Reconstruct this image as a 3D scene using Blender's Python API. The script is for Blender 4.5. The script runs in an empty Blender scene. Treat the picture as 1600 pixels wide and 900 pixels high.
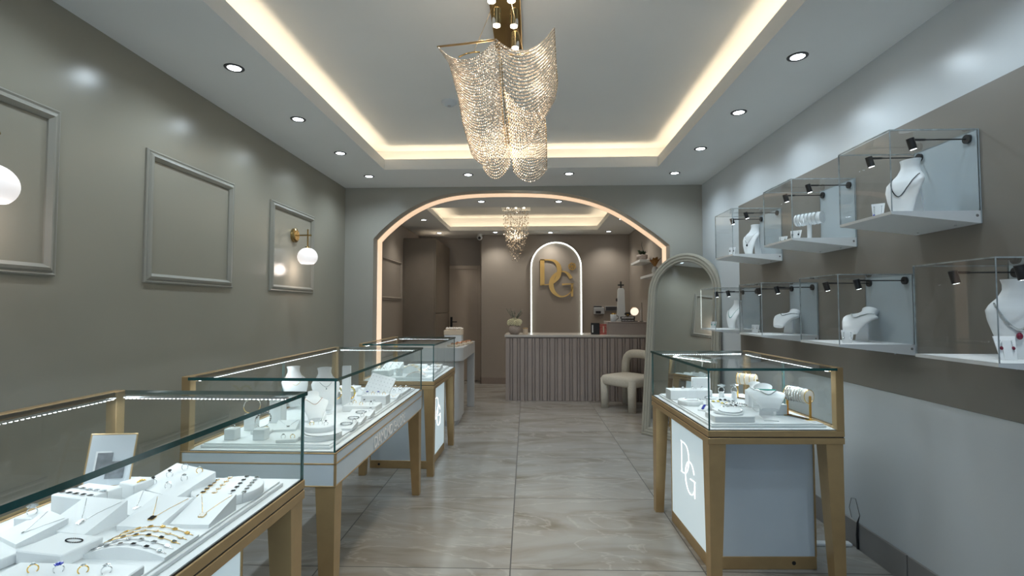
import bpy, math, random
from mathutils import Vector, Matrix, Euler
random.seed(7)
C = bpy.context.scene.collection
PI = math.pi
R = math.radians

# ------------------------------------------------------------------ camera (a 17.7 mm lens at standing height)
F = 785.0
PIT = math.atan(31/F); YAW = math.atan(32*math.cos(PIT)/F); EYE = 1.35
cam = bpy.data.cameras.new('camera'); cam.lens = F/1600*36; cam.sensor_width = 36; cam.clip_start = .02
co = bpy.data.objects.new('camera', cam); C.objects.link(co)
co.location = (0, 0, EYE); co.rotation_euler = (PI/2+PIT, 0, YAW)
bpy.context.scene.camera = co
_cp, _sp, _cy, _sy = math.cos(PIT), math.sin(PIT), math.cos(YAW), math.sin(YAW)
FW = Vector((-_sy*_cp, _cy*_cp, _sp)); RT = Vector((_cy, _sy, 0)); UP = Vector((_sy*_sp, -_cy*_sp, _cp))
def ray(px, py): return FW + RT*((px-800)/F) + UP*((450-py)/F)
def az(px, py, z):                      # measured point -> place on a horizontal plane
    d = ray(px, py); t = (z-EYE)/d.z; return Vector((d.x*t, d.y*t, z))
def ax(px, py, x):
    d = ray(px, py); t = x/d.x; return Vector((x, d.y*t, EYE+d.z*t))
def ay(px, py, y):
    d = ray(px, py); t = y/d.y; return Vector((d.x*t, y, EYE+d.z*t))

# ------------------------------------------------------------------ materials
def nt(name):
    m = bpy.data.materials.new(name); m.use_nodes = True
    return m, m.node_tree, m.node_tree.nodes['Principled BSDF']
def L(t, a, b): t.links.new(a, b)
def srgb(r, g, b):
    f = lambda c: (c/255/12.92) if c/255 <= .04045 else ((c/255+.055)/1.055)**2.4
    return (f(r), f(g), f(b), 1)
def mat(name, col, rough=.5, metal=0, var=.04, scale=6, bump=0, bscale=60, emis=None, estr=0, spec=.5, trans=0, coat=0):
    m, t, p = nt(name)
    p.inputs['Roughness'].default_value = rough; p.inputs['Metallic'].default_value = metal
    p.inputs['Specular IOR Level'].default_value = spec
    p.inputs['Transmission Weight'].default_value = trans
    p.inputs['Coat Weight'].default_value = coat
    tc = t.nodes.new('ShaderNodeTexCoord'); n = t.nodes.new('ShaderNodeTexNoise')
    n.inputs['Scale'].default_value = scale; n.inputs['Detail'].default_value = 4
    L(t, tc.outputs['Object'], n.inputs['Vector'])
    r = t.nodes.new('ShaderNodeValToRGB')
    c0 = [max(0, c*(1-var)) for c in col[:3]]+[1]; c1 = [min(1, c*(1+var)) for c in col[:3]]+[1]
    r.color_ramp.elements[0].position = .3; r.color_ramp.elements[1].position = .7
    r.color_ramp.elements[0].color = c0; r.color_ramp.elements[1].color = c1
    L(t, n.outputs['Fac'], r.inputs['Fac']); L(t, r.outputs['Color'], p.inputs['Base Color'])
    if bump:
        b = t.nodes.new('ShaderNodeBump'); n2 = t.nodes.new('ShaderNodeTexNoise')
        n2.inputs['Scale'].default_value = bscale; n2.inputs['Detail'].default_value = 3
        L(t, tc.outputs['Object'], n2.inputs['Vector'])
        b.inputs['Strength'].default_value = bump; b.inputs['Distance'].default_value = .004
        L(t, n2.outputs['Fac'], b.inputs['Height']); L(t, b.outputs['Normal'], p.inputs['Normal'])
    if emis:
        p.inputs['Emission Color'].default_value = emis; p.inputs['Emission Strength'].default_value = estr
    return m
def thin_glass(name, tint=(.97, .99, .985, 1), k=1.0, ior=1.45):
    m = bpy.data.materials.new(name); m.use_nodes = True; t = m.node_tree; t.nodes.clear()
    o = t.nodes.new('ShaderNodeOutputMaterial'); mx = t.nodes.new('ShaderNodeMixShader')
    tr = t.nodes.new('ShaderNodeBsdfTransparent'); tr.inputs[0].default_value = tint
    g = t.nodes.new('ShaderNodeBsdfGlossy'); g.inputs['Roughness'].default_value = .02
    f = t.nodes.new('ShaderNodeFresnel'); f.inputs['IOR'].default_value = ior
    mu = t.nodes.new('ShaderNodeMath'); mu.operation = 'MULTIPLY'
    ge = t.nodes.new('ShaderNodeNewGeometry'); ms = t.nodes.new('ShaderNodeMath'); ms.operation = 'MULTIPLY_ADD'
    ms.inputs[1].default_value = -k; ms.inputs[2].default_value = k      # only the outer face of each sheet reflects
    L(t, ge.outputs['Backfacing'], ms.inputs[0]); L(t, ms.outputs[0], mu.inputs[1])
    L(t, f.outputs[0], mu.inputs[0]); L(t, mu.outputs[0], mx.inputs[0])
    L(t, tr.outputs[0], mx.inputs[1]); L(t, g.outputs[0], mx.inputs[2]); L(t, mx.outputs[0], o.inputs[0])
    return m
M = {}
M['wall_beige'] = mat('satin beige wall paint', (.31, .288, .232), .22, var=.03, scale=1.5, bump=.05, bscale=120)
M['wall_pale'] = mat('satin pale grey wall paint', (.62, .655, .67), .26, var=.03, scale=1.5, bump=.05, bscale=120)
M['wall_arch'] = mat('satin greige arch wall paint', (.39, .375, .325), .28, var=.03, scale=1.5, bump=.05, bscale=120)
M['shelf_white'] = mat('white acrylic shelf', (.40, .455, .48), .3, var=.02)
M['panel'] = mat('taupe wall panel', (.205, .186, .160), .38, var=.05, scale=2)
M['ceiling'] = mat('matt white ceiling paint', (.80, .805, .79), .75, var=.02, scale=1.5)
M['wall_taupe'] = mat('warm taupe wall paint', (.36, .315, .27), .5, var=.03, scale=1.5)
M['counter'] = mat('taupe fluted panel lacquer', (.36, .31, .285), .4, var=.03)
M['counter_top'] = mat('pale stone counter top', (.55, .52, .48), .25, var=.05, scale=9)
M['moulding'] = mat('greige moulding paint', (.30, .285, .24), .42, var=.03)
M['gold'] = mat('brushed champagne gold', (.56, .39, .20), .34, 1, var=.06, scale=20)
M['gold_sign'] = mat('warm gold sign metal', (.80, .52, .18), .35, .8)
M['gold_paint'] = mat('champagne gold lacquer', (.50, .345, .17), .34, .55, var=.05, scale=14)
M['gold_bright'] = mat('polished yellow gold', (.95, .62, .18), .15, 1, var=.03)
M['brass'] = mat('antique brass', (.42, .29, .12), .22, 1, var=.08, scale=15)
M['gold_mirror'] = mat('gold mirror plate', (.62, .42, .17), .07, 1, var=.03)
M['white'] = mat('white lacquer', (.78, .80, .80), .35, var=.02)
M['white_gloss'] = mat('white gloss glass panel', (.62, .70, .755), .12, var=.02)
M['velvet'] = mat('white leatherette display', (.76, .78, .785), .6, var=.02, bump=.08, bscale=300)
M['black'] = mat('matt black metal', (.015, .015, .016), .4, var=.1)
M['darkgrey'] = mat('dark grey plastic', (.05, .05, .055), .45, var=.1)
M['silver'] = mat('polished silver', (.78, .79, .80), .14, 1, var=.03)
M['diamond'] = mat('clear cut stones', (.68, .73, .77), .10, .75, var=.4, scale=700)
M['gunmetal'] = mat('dark polished silver', (.16, .17, .18), .15, .9, var=.3, scale=400)
M['lettering'] = mat('bright white vinyl', (.9, .9, .9), .4, var=.01)
M['onyx'] = mat('black onyx', (.01, .01, .012), .12, var=.1)
M['ruby'] = mat('deep red gemstone', (.16, .005, .03), .1, var=.2)
M['emerald'] = mat('green gemstone', (.02, .36, .27), .1, var=.2)
M['sapphire'] = mat('blue gemstone', (.03, .05, .42), .1, var=.2)
M['pearl'] = mat('mother of pearl', (.85, .80, .74), .2, var=.06)
M['citrine'] = mat('yellow gemstone', (.85, .66, .08), .1, var=.1)
M['edge'] = mat('green glass edge', (.012, .085, .08), .12, var=.15, scale=30, spec=.8)
M['edge2'] = mat('pale teal glass edge', (.10, .27, .27), .15, var=.15, scale=30, spec=.8)
M['acryl_edge'] = mat('clear acrylic edge', (.36, .40, .40), .12, var=.25, scale=40)
M['glass'] = thin_glass('clear case glass', (.975, .99, .985, 1), 1.0)
M['acrylic'] = thin_glass('clear acrylic sheet', (.98, .985, .985, 1), .8)
M['mirror'] = mat('silvered mirror', (.80, .83, .84), .015, 1, var=.005)
M['boucle'] = mat('cream boucle fabric', (.60, .575, .50), .95, var=.08, scale=90, bump=.9, bscale=260)
M['mirror_frame'] = mat('sage grey mirror frame', (.37, .345, .28), .5, var=.03)
M['desk'] = mat('pale grey desk lacquer', (.50, .51, .51), .4, var=.02)
M['cream'] = mat('cream box card', (.62, .52, .40), .6, var=.05)
M['copper'] = mat('rose gold metal', (.72, .40, .26), .25, 1, var=.05)
M['wardrobe'] = mat('taupe cabinet lacquer', (.22, .185, .15), .45, var=.03)
M['doorpaint'] = mat('warm door paint', (.50, .42, .34), .45, var=.03)
M['baseboard'] = mat('grey ceramic skirting', (.26, .25, .24), .35, var=.1, scale=4)
M['bb_taupe'] = mat('taupe skirting', (.27, .22, .19), .4, var=.05)
M['leaf'] = mat('dark green leaves', (.03, .06, .03), .5, var=.3, scale=30)
M['flower'] = mat('cream petals', (.72, .70, .50), .7, var=.15, scale=60)
M['pot'] = mat('speckled clay pot', (.34, .29, .26), .7, var=.25, scale=80)
M['drygold'] = mat('dried golden leaves', (.45, .22, .06), .6, var=.3, scale=40)
M['redpaper'] = mat('red and white printed cover', (.45, .12, .10), .5, var=.6, scale=70)
M['photo'] = mat('grey photo print', (.16, .18, .20), .3, var=.5, scale=35)
M['photo_mat'] = mat('pale grey mount card', (.55, .60, .64), .5, var=.05)
M['plastic_grey'] = mat('pale grey plastic', (.42, .43, .44), .4, var=.05)
M['crystal'] = mat('cut crystal beads', (.95, .80, .66), .12, .45, var=.1, scale=300, spec=1)
def emit(name, col, s): return mat(name, (.8, .8, .8), .4, emis=(*col, 1), estr=s)
M['e_white'] = emit('cool lamp lens', (.85, .93, 1), 12)
M['e_warm'] = emit('warm lamp lens', (1, .86, .62), 9)
M['e_arch'] = emit('peach led diffuser', (1, .66, .40), .62)
M['e_neon'] = emit('white led rope', (.90, 1, .95), 5)
M['e_cove'] = emit('warm led tape', (1, .74, .44), 1.5)
M['e_globe'] = emit('opal glass globe', (1, .94, .92), .48)
M['e_led'] = emit('white led tape dots', (.88, .96, 1), 9)
M['e_panel'] = emit('backlit white panel', (.60, .83, .92), .30)
M['e_sign'] = emit('lit white lettering', (.90, .98, 1), 1.6)
M['e_ring'] = emit('lit round mirror glass', (1, .84, .66), .8)

# marble floor
def floor_mat():
    m, t, p = nt('polished onyx look floor tiles')
    tc = t.nodes.new('ShaderNodeTexCoord'); mp = t.nodes.new('ShaderNodeMapping')
    L(t, tc.outputs['Object'], mp.inputs['Vector'])
    p0 = az(813.3, 626.7, 0); p1 = az(796.7, 898, 0)
    ang = math.atan2(p0.x-p1.x, p0.y-p1.y)
    q = az(800, 778.1, 0)
    # rotate by ang so the joint runs along Y, then bring the joint crossing to the origin
    mp.inputs['Rotation'].default_value = (0, 0, ang)
    rx = p1.x*math.cos(ang)-p1.y*math.sin(ang); ry = q.x*math.sin(ang)+q.y*math.cos(ang)
    mp.inputs['Location'].default_value = (-rx, -ry, 0)
    S = .995
    sep = t.nodes.new('ShaderNodeSeparateXYZ'); L(t, mp.outputs[0], sep.inputs[0])
    def math_(op, a, b=None):
        n = t.nodes.new('ShaderNodeMath'); n.operation = op
        for i, v in enumerate((a, b)):
            if v is None: continue
            if isinstance(v, (int, float)): n.inputs[i].default_value = v
            else: L(t, v, n.inputs[i])
        return n.outputs[0]
    cells = []; dist = []
    for i in range(2):
        u = math_('DIVIDE', sep.outputs[i], S if i == 0 else .97)
        cells.append(math_('FLOOR', u)); f = math_('FRACT', u)
        dist.append(math_('MINIMUM', f, math_('SUBTRACT', 1, f)))
    d = math_('MINIMUM', dist[0], dist[1]); g = math_('LESS_THAN', d, .0035)
    cb = t.nodes.new('ShaderNodeCombineXYZ'); L(t, cells[0], cb.inputs[0]); L(t, cells[1], cb.inputs[1])
    wn = t.nodes.new('ShaderNodeTexWhiteNoise'); L(t, cb.outputs[0], wn.inputs['Vector'])
    ofs = t.nodes.new('ShaderNodeVectorMath'); ofs.operation = 'MULTIPLY_ADD'
    L(t, wn.outputs['Color'], ofs.inputs[0]); ofs.inputs[1].default_value = (9, 9, 9); L(t, mp.outputs[0], ofs.inputs[2])
    st = t.nodes.new('ShaderNodeMapping'); st.inputs['Scale'].default_value = (.75, 2.1, 1); st.inputs['Rotation'].default_value = (0, 0, .45)
    L(t, ofs.outputs[0], st.inputs['Vector'])
    n1 = t.nodes.new('ShaderNodeTexNoise'); n1.inputs['Scale'].default_value = 1.5; n1.inputs['Detail'].default_value = 7; n1.inputs['Distortion'].default_value = 1.6
    L(t, st.outputs[0], n1.inputs['Vector'])
    r1 = t.nodes.new('ShaderNodeValToRGB'); e = r1.color_ramp.elements
    e[0].position = .22; e[0].color = (.20, .168, .128, 1); e[1].position = .85; e[1].color = (.40, .39, .37, 1)
    k = e.new(.42); k.color = (.31, .29, .26, 1); k = e.new(.58); k.color = (.36, .35, .325, 1)
    L(t, n1.outputs['Fac'], r1.inputs['Fac'])
    n2 = t.nodes.new('ShaderNodeTexNoise'); n2.inputs['Scale'].default_value = 1.1; n2.inputs['Detail'].default_value = 5; n2.inputs['Distortion'].default_value = 2.4
    L(t, st.outputs[0], n2.inputs['Vector'])
    v = math_('ABSOLUTE', math_('SUBTRACT', n2.outputs['Fac'], .5))
    r2 = t.nodes.new('ShaderNodeValToRGB'); e = r2.color_ramp.elements
    e[0].position = 0; e[0].color = (1, 1, 1, 1); e[1].position = .022; e[1].color = (0, 0, 0, 1)
    L(t, v, r2.inputs['Fac'])
    mx = t.nodes.new('ShaderNodeMixRGB'); mx.inputs[2].default_value = (.50, .48, .44, 1)
    L(t, math_('MULTIPLY', r2.outputs['Color'], .45), mx.inputs[0]); L(t, r1.outputs[0], mx.inputs[1])
    m3 = t.nodes.new('ShaderNodeMixRGB'); m3.inputs[2].default_value = (.10, .095, .09, 1)
    L(t, g, m3.inputs[0]); L(t, mx.outputs[0], m3.inputs[1]); L(t, m3.outputs[0], p.inputs['Base Color'])
    rr = math_('ADD', math_('MULTIPLY', g, .5), .24); L(t, rr, p.inputs['Roughness'])
    return m
M['floor'] = floor_mat()

# ------------------------------------------------------------------ mesh building
class MB:
    def __init__(s): s.v = []; s.f = []; s.m = []; s.sm = []
    def add(s, vs, fs, mi=0, smooth=False, X=None):
        o = len(s.v)
        for v in vs:
            v = Vector(v); s.v.append(X @ v if X else v)
        for f in fs: s.f.append([i+o for i in f]); s.m.append(mi); s.sm.append(smooth)
        return s
    def box(s, x0, x1, y0, y1, z0, z1, mi=0, X=None, b=0):
        if b <= 0 or min(x1-x0, y1-y0, z1-z0) < 2.2*b:
            vs = [(x, y, z) for x in (x0, x1) for y in (y0, y1) for z in (z0, z1)]
            return s.add(vs, [(0, 1, 3, 2), (4, 6, 7, 5), (0, 4, 5, 1), (2, 3, 7, 6), (0, 2, 6, 4), (1, 5, 7, 3)], mi, X=X)
        # chamfered box: 24 corner points
        vs = []; idx = {}
        for ix, (x, dx) in enumerate(((x0, b), (x1, -b))):
            for iy, (y, dy) in enumerate(((y0, b), (y1, -b))):
                for iz, (z, dz) in enumerate(((z0, b), (z1, -b))):
                    for a, p in enumerate(((x, y+dy, z+dz), (x+dx, y, z+dz), (x+dx, y+dy, z))):
                        idx[(ix, iy, iz, a)] = len(vs); vs.append(p)
        fs = []
        for a in range(3):
            for e in (0, 1):
                k = []
                for u, w in ((0, 0), (1, 0), (1, 1), (0, 1)):
                    c = [0, 0, 0]; c[a] = e; c[(a+1) % 3] = u; c[(a+2) % 3] = w; k.append(idx[(*c, a)])
                fs.append(k if e else k[::-1])
        for a in range(3):                                       # edges along axis a
            b1, c1 = (a+1) % 3, (a+2) % 3
            for u in (0, 1):
                for w in (0, 1):
                    def q(e, ax_):
                        c = [0, 0, 0]; c[a] = e; c[b1] = u; c[c1] = w; return idx[(*c, ax_)]
                    k = [q(0, b1), q(1, b1), q(1, c1), q(0, c1)]
                    fs.append(k if (u == w) == False else k[::-1])
        for ix in (0, 1):
            for iy in (0, 1):
                for iz in (0, 1):
                    k = [idx[(ix, iy, iz, a)] for a in range(3)]
                    fs.append(k if (ix+iy+iz) % 2 else k[::-1])
        return s.add(vs, fs, mi, X=X)
    def tube(s, pts, r, n=8, closed=False, mi=0, X=None, caps=True):
        P = [Vector(p) for p in pts]; N = len(P); rs = r if isinstance(r, (list, tuple)) else [r]*N
        vs = []; up = None
        for i in range(N):
            if closed: t = P[(i+1) % N]-P[i-1]
            else: t = P[min(i+1, N-1)]-P[max(i-1, 0)]
            t.normalize()
            if up is None:
                up = Vector((0, 0, 1)) if abs(t.z) < .9 else Vector((1, 0, 0))
            a = (up - t*up.dot(t))
            if a.length < 1e-6: a = t.orthogonal()
            a.normalize(); up = a; b = t.cross(a)
            for k in range(n):
                w = 2*PI*k/n; vs.append(P[i]+(a*math.cos(w)+b*math.sin(w))*rs[i])
        fs = []
        for i in range(N if closed else N-1):
            j = (i+1) % N
            for k in range(n): fs.append((i*n+k, i*n+(k+1) % n, j*n+(k+1) % n, j*n+k))
        if not closed and caps: fs += [tuple(range(n))[::-1], tuple(range((N-1)*n, N*n))]
        return s.add(vs, fs, mi, True, X)
    def cyl(s, p0, p1, r0, r1=None, n=24, mi=0, X=None, smooth=True):
        r1 = r0 if r1 is None else r1; p0 = Vector(p0); p1 = Vector(p1); t = (p1-p0).normalized()
        a = t.orthogonal().normalized(); b = t.cross(a); vs = []
        for p, r in ((p0, r0), (p1, r1)):
            for k in range(n): w = 2*PI*k/n; vs.append(p+(a*math.cos(w)+b*math.sin(w))*r)
        s.add(vs, [(k, (k+1) % n, n+(k+1) % n, n+k) for k in range(n)], mi, smooth, X)
        return s.add(vs, [tuple(range(n))[::-1], tuple(range(n, 2*n))], mi, False, X)
    def lathe(s, prof, n=28, mi=0, X=None):
        vs = []; fs = []
        for r, z in prof:
            for k in range(n): w = 2*PI*k/n; vs.append((r*math.cos(w), r*math.sin(w), z))
        for i in range(len(prof)-1):
            for k in range(n): fs.append((i*n+k, i*n+(k+1) % n, (i+1)*n+(k+1) % n, (i+1)*n+k))
        return s.add(vs, fs, mi, True, X)
    def prism(s, poly, d0, d1, axis='z', mi=0, X=None, side=None):
        f = {'z': lambda a, b, c: (a, b, c), 'y': lambda a, b, c: (a, c, b), 'x': lambda a, b, c: (c, a, b)}[axis]
        n = len(poly); vs = [f(a, b, d0) for a, b in poly]+[f(a, b, d1) for a, b in poly]
        s.add(vs, [tuple(range(n))[::-1], tuple(range(n, 2*n))], mi, False, X)
        return s.add(vs, [(k, (k+1) % n, n+(k+1) % n, n+k) for k in range(n)], mi if side is None else side, False, X)
    def sphere(s, c, r, n=12, mi=0, X=None, sz=1.0, smooth=True):
        m = max(4, n//2); vs = []; fs = []
        for i in range(m+1):
            a = PI*i/m
            for k in range(n): w = 2*PI*k/n; vs.append((c[0]+r*math.sin(a)*math.cos(w), c[1]+r*math.sin(a)*math.sin(w), c[2]+r*sz*math.cos(a)))
        for i in range(m):
            for k in range(n): fs.append((i*n+k, (i+1)*n+k, (i+1)*n+(k+1) % n, i*n+(k+1) % n))
        return s.add(vs, fs, mi, smooth, X)
    def octa(s, c, r, mi=0, X=None, sz=1.0, spin=False):           # small cut bead
        c = Vector(c); vs = []
        if spin: X = Matrix.Translation(c) @ Euler((random.random()*3, random.random()*3, 0)).to_matrix().to_4x4(); c = Vector()
        for z, q in ((.85, .45), (.25, 1), (-.25, 1), (-.85, .45)):
            for k in range(5): w = 2*PI*(k+.5*(z < 0))/5; vs.append(c+Vector((q*r*math.cos(w), q*r*math.sin(w), z*r*sz)))
        fs = [(i*5+k, (i+1)*5+k, (i+1)*5+(k+1) % 5, i*5+(k+1) % 5) for i in range(3) for k in range(5)]
        fs += [(0, 1, 2, 3, 4), (19, 18, 17, 16, 15)]
        return s.add(vs, fs, mi, False, X)
    def gem(s, c, r, mi=0, X=None):
        c = Vector(c); vs = []; n = 8
        for z, q in ((.45, .6), (.1, 1), (-.9, .05)):
            for k in range(n): w = 2*PI*k/n; vs.append(c+Vector((q*r*math.cos(w), q*r*math.sin(w), z*r)))
        fs = [(i*n+k, (i+1)*n+k, (i+1)*n+(k+1) % n, i*n+(k+1) % n) for i in range(2) for k in range(n)]+[tuple(range(n))]
        return s.add(vs, fs, mi, False, X)
    def loft(s, secs, n=24, mi=0, X=None, cap=True):               # secs: (centre, halfwidth x, halfdepth y)
        vs = []; fs = []
        for c, a, b in secs:
            for k in range(n): w = 2*PI*k/n; vs.append((c[0]+a*math.cos(w), c[1]+b*math.sin(w), c[2]))
        for i in range(len(secs)-1):
            for k in range(n): fs.append((i*n+k, i*n+(k+1) % n, (i+1)*n+(k+1) % n, (i+1)*n+k))
        s.add(vs, fs, mi, True, X)
        if cap: s.add(vs, [tuple(range(n))[::-1], tuple(range((len(secs)-1)*n, len(secs)*n))], mi, False, X)
        return s
    def build(s, name, mats, parent=None, **kw):
        me = bpy.data.meshes.new(name); me.from_pydata([tuple(v) for v in s.v], [], s.f)
        if not isinstance(mats, (list, tuple)): mats = [mats]
        for m in mats: me.materials.append(M[m] if isinstance(m, str) else m)
        me.polygons.foreach_set('material_index', s.m); me.polygons.foreach_set('use_smooth', s.sm)
        me.update(); o = bpy.data.objects.new(name, me); C.objects.link(o)
        if parent: o.parent = parent
        for k, v in kw.items(): o[k] = v
        return o
def tag(o, label, cat, group=None, kind=None):
    o['label'] = label; o['category'] = cat
    if group: o['group'] = group
    if kind: o['kind'] = kind
    return o
def thing(name, label, cat, loc=(0, 0, 0), rz=0, group=None, rot=None):
    o = bpy.data.objects.new(name, None); C.objects.link(o); o.empty_display_size = .05
    o.location = loc; o.rotation_euler = rot if rot else (0, 0, rz)
    return tag(o, label, cat, group)
def struct(name, mb, mats): return mb.build(name, mats, kind='structure')
def copy_tree(o, parent=None):
    c = o.copy(); C.objects.link(c); c.parent = parent
    for ch in [x for x in KIDS.get(o.name, [])]: copy_tree(ch, c)
    return c
KIDS = {}
def index_kids():
    KIDS.clear()
    for o in bpy.data.objects:
        if o.parent: KIDS.setdefault(o.parent.name, []).append(o)
def dup(root, loc, rot, label, group=None, scale=None):
    if root.name not in KIDS: index_kids()
    c = copy_tree(root); c.location = loc; c.rotation_euler = rot; c['label'] = label
    if group: c['group'] = group
    if scale: c.scale = (scale,)*3
    return c
def T(x=0, y=0, z=0, rz=0, rx=0, ry=0): return Matrix.Translation((x, y, z)) @ Euler((rx, ry, rz)).to_matrix().to_4x4()
def area(name, loc, rot, sx, sy, e, col, spread=PI):
    l = bpy.data.lights.new(name, 'AREA'); l.shape = 'RECTANGLE'; l.size = sx; l.size_y = sy; l.energy = e; l.color = col; l.spread = spread
    o = bpy.data.objects.new(name, l); C.objects.link(o); o.location = loc; o.rotation_euler = rot; return o
def spot(name, loc, rot, e, col, ang=100, blend=.8, r=.03):
    l = bpy.data.lights.new(name, 'SPOT'); l.energy = e; l.color = col; l.spot_size = R(ang); l.spot_blend = blend; l.shadow_soft_size = r
    o = bpy.data.objects.new(name, l); C.objects.link(o); o.location = loc; o.rotation_euler = rot; return o
def point(name, loc, e, col, r=.03):
    l = bpy.data.lights.new(name, 'POINT'); l.energy = e; l.color = col; l.shadow_soft_size = r
    o = bpy.data.objects.new(name, l); C.objects.link(o); o.location = loc; return o
COOL = (.74, .89, 1.0); WARM = (1.0, .80, .56)

# ================================================================== THE ROOM
XL, XR, XRB = -2.075, 1.83, 1.72         # left wall, right wall, right wall of the back room
YF, YA, YA2, YB, YD = -2.2, 5.46, 5.80, 8.98, 9.36
ZC = 2.68; ZC2 = 2.66; ZU = 2.90
struct('floor', MB().box(XL-.1, XR+.1, YF-.1, YD+.2, -.05, 0), 'floor')
# left wall, one plane through both rooms
struct('wall_left', MB().box(XL-.1, XL, YF-.1, YA+.1, 0, ZU+.1), 'wall_beige')
struct('wall_left_back', MB().box(XL-.1, XL, YA+.1, YD+.1, 0, ZU+.1), 'wall_taupe')
struct('wall_right', MB().box(XR, XR+.1, YF-.1, YA+.02, 0, ZU+.1), 'wall_pale')
struct('wall_right_back', MB().box(XRB, XRB+.1, YA2-.02, YD+.1, 0, ZU+.1), 'wall_taupe')
# shop front behind the camera: a wall with a wide glazed opening
sf = MB(); sf.box(XL, -1.5, YF-.1, YF, 0, ZC); sf.box(1.3, XR, YF-.1, YF, 0, ZC); sf.box(-1.5, 1.3, YF-.1, YF, 2.3, ZC)
struct('wall_front', sf, 'wall_pale')
struct('window_1', MB().box(-1.5, 1.3, YF-.06, YF-.05, 0, 2.3), 'glass')
# ---- front room ceiling: soffit with a lit tray
HX0, HX1, HY0, HY1 = -1.425, 1.185, .25, 4.74
def tray_ceiling(name, x0, x1, y0, y1, z, hx0, hx1, hy0, hy1, lip, rec, zu, closeup=.1):
    m = MB()
    for a, b, c, d in ((x0, x1, y0, hy0), (x0, x1, hy1, y1), (x0, hx0, hy0, hy1), (hx1, x1, hy0, hy1)):
        m.box(a, b, c, d, z, z+.02)
    t = .018                                                     # raised lip round the opening
    m.box(hx0-t, hx0, hy0-t, hy1+t, z+.02, z+lip); m.box(hx1, hx1+t, hy0-t, hy1+t, z+.02, z+lip)
    m.box(hx0, hx1, hy0-t, hy0, z+.02, z+lip); m.box(hx0, hx1, hy1, hy1+t, z+.02, z+lip)
    r = rec
    m.box(hx0-r-.02, hx0-r, hy0-r, hy1+r, z+.02, zu); m.box(hx1+r, hx1+r+.02, hy0-r, hy1+r, z+.02, zu)
    m.box(hx0-r, hx1+r, hy0-r-.02, hy0-r, z+.02, zu); m.box(hx0-r, hx1+r, hy1+r, hy1+r+.02, z+.02, zu)
    m.box(x0, x1, y0, y1, zu, zu+.05)
    return struct(name, m, 'ceiling')
tray_ceiling('ceiling', XL, XR, YF, YA+.01, ZC, HX0, HX1, HY0, HY1, .10, .13, ZU)
def cove_tape(x0, x1, y0, y1, z, e, name):
    """led tape laid in the tray behind the lip, all round, with its light"""
    m = MB(); g = .06
    m.box(x0-g-.012, x0-g, y0, y1, z, z+.006); m.box(x1+g, x1+g+.012, y0, y1, z, z+.006)
    m.box(x0, x1, y0-g-.012, y0-g, z, z+.006); m.box(x0, x1, y1+g, y1+g+.012, z, z+.006)
    o = m.build(name, 'e_cove'); tag(o, 'warm led tape running round the ceiling tray of the %s' % ('front showroom' if y0 < 3 else 'back room'), 'light strip')
    cx, cy, lx, ly = (x0+x1)/2, (y0+y1)/2, x1-x0, y1-y0
    for p, sx, sy, tilt in (((x0-g, cy, z+.012), .03, ly, (PI, R(0), 0)), ((x1+g, cy, z+.012), .03, ly, (PI, R(0), 0)),
                      ((cx, y1+g, z+.012), lx, .03, (PI, 0, 0)), ((cx, y0-g, z+.012), lx, .03, (PI, 0, 0))):
        area('cove_light', p, tilt, sx, sy, e*max(lx if sx > sy else ly, .1), WARM)
cove_tape(HX0, HX1, HY0, HY1, ZC+.021, 0.85, 'cove_led_tape')
# ---- arch wall
AP = [(12, 275), (60, 225), (130, 165), (200, 118), (280, 78), (360, 52), (450, 35), (560, 27), (700, 24), (820, 25), (950, 31), (1060, 48), (1160, 72), (1260, 110), (1350, 160), (1430, 215), (1500, 265), (1555, 310)]
arch = []
for cx, cy in AP:
    p = ay(580+cx/3.3333, 290+cy/3.3333, YA); arch.append((p.x, p.z))
xl, xr = arch[0][0]-.002, arch[-1][0]+.004
def smooth2(P, it=2):
    for _ in range(it):
        Q = [P[0]]
        for a, b in zip(P, P[1:]): Q += [(a[0]*.75+b[0]*.25, a[1]*.75+b[1]*.25), (a[0]*.25+b[0]*.75, a[1]*.25+b[1]*.75)]
        P = Q+[P[-1]]
    return P
arch = smooth2(arch)
op = [(xl, 0)]+arch+[(xr, 0)]
outer = [(XL, 0)]+op+[(XR, 0), (XR, ZU), (XL, ZU)]
struct('wall_arch', MB().prism(outer, YA, YA2, 'y'), 'wall_arch')
bandp = []
for i, (x, z) in enumerate(op):                                  # diffuser set flush in the reveal
    a = Vector(op[max(i-1, 0)]); b = Vector(op[min(i+1, len(op)-1)]); t = (b-a).normalized(); n = Vector((t.y, -t.x))
    bandp.append((Vector((x, z))+n*.001, Vector((x, z))+n*.006))
m = MB(); N = len(bandp); y0, y1 = YA+.15, YA+.305
vs = [(q.x, y, q.y) for pr in bandp for q, y in ((pr[1], y0), (pr[1], y1), (pr[0], y0), (pr[0], y1))]
fs = []
for i in range(N-1):
    a, b = i*4, i*4+4; fs += [(a, a+1, b+1, b), (a, b, b+2, a+2), (a+1, a+3, b+3, b+1), (a+2, b+2, b+3, a+3)]
m.add(vs, fs); o = m.build('arch_light_strip', 'e_arch')
tag(o, 'peach glowing light strip lining the inside of the wide arch', 'light strip')
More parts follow.
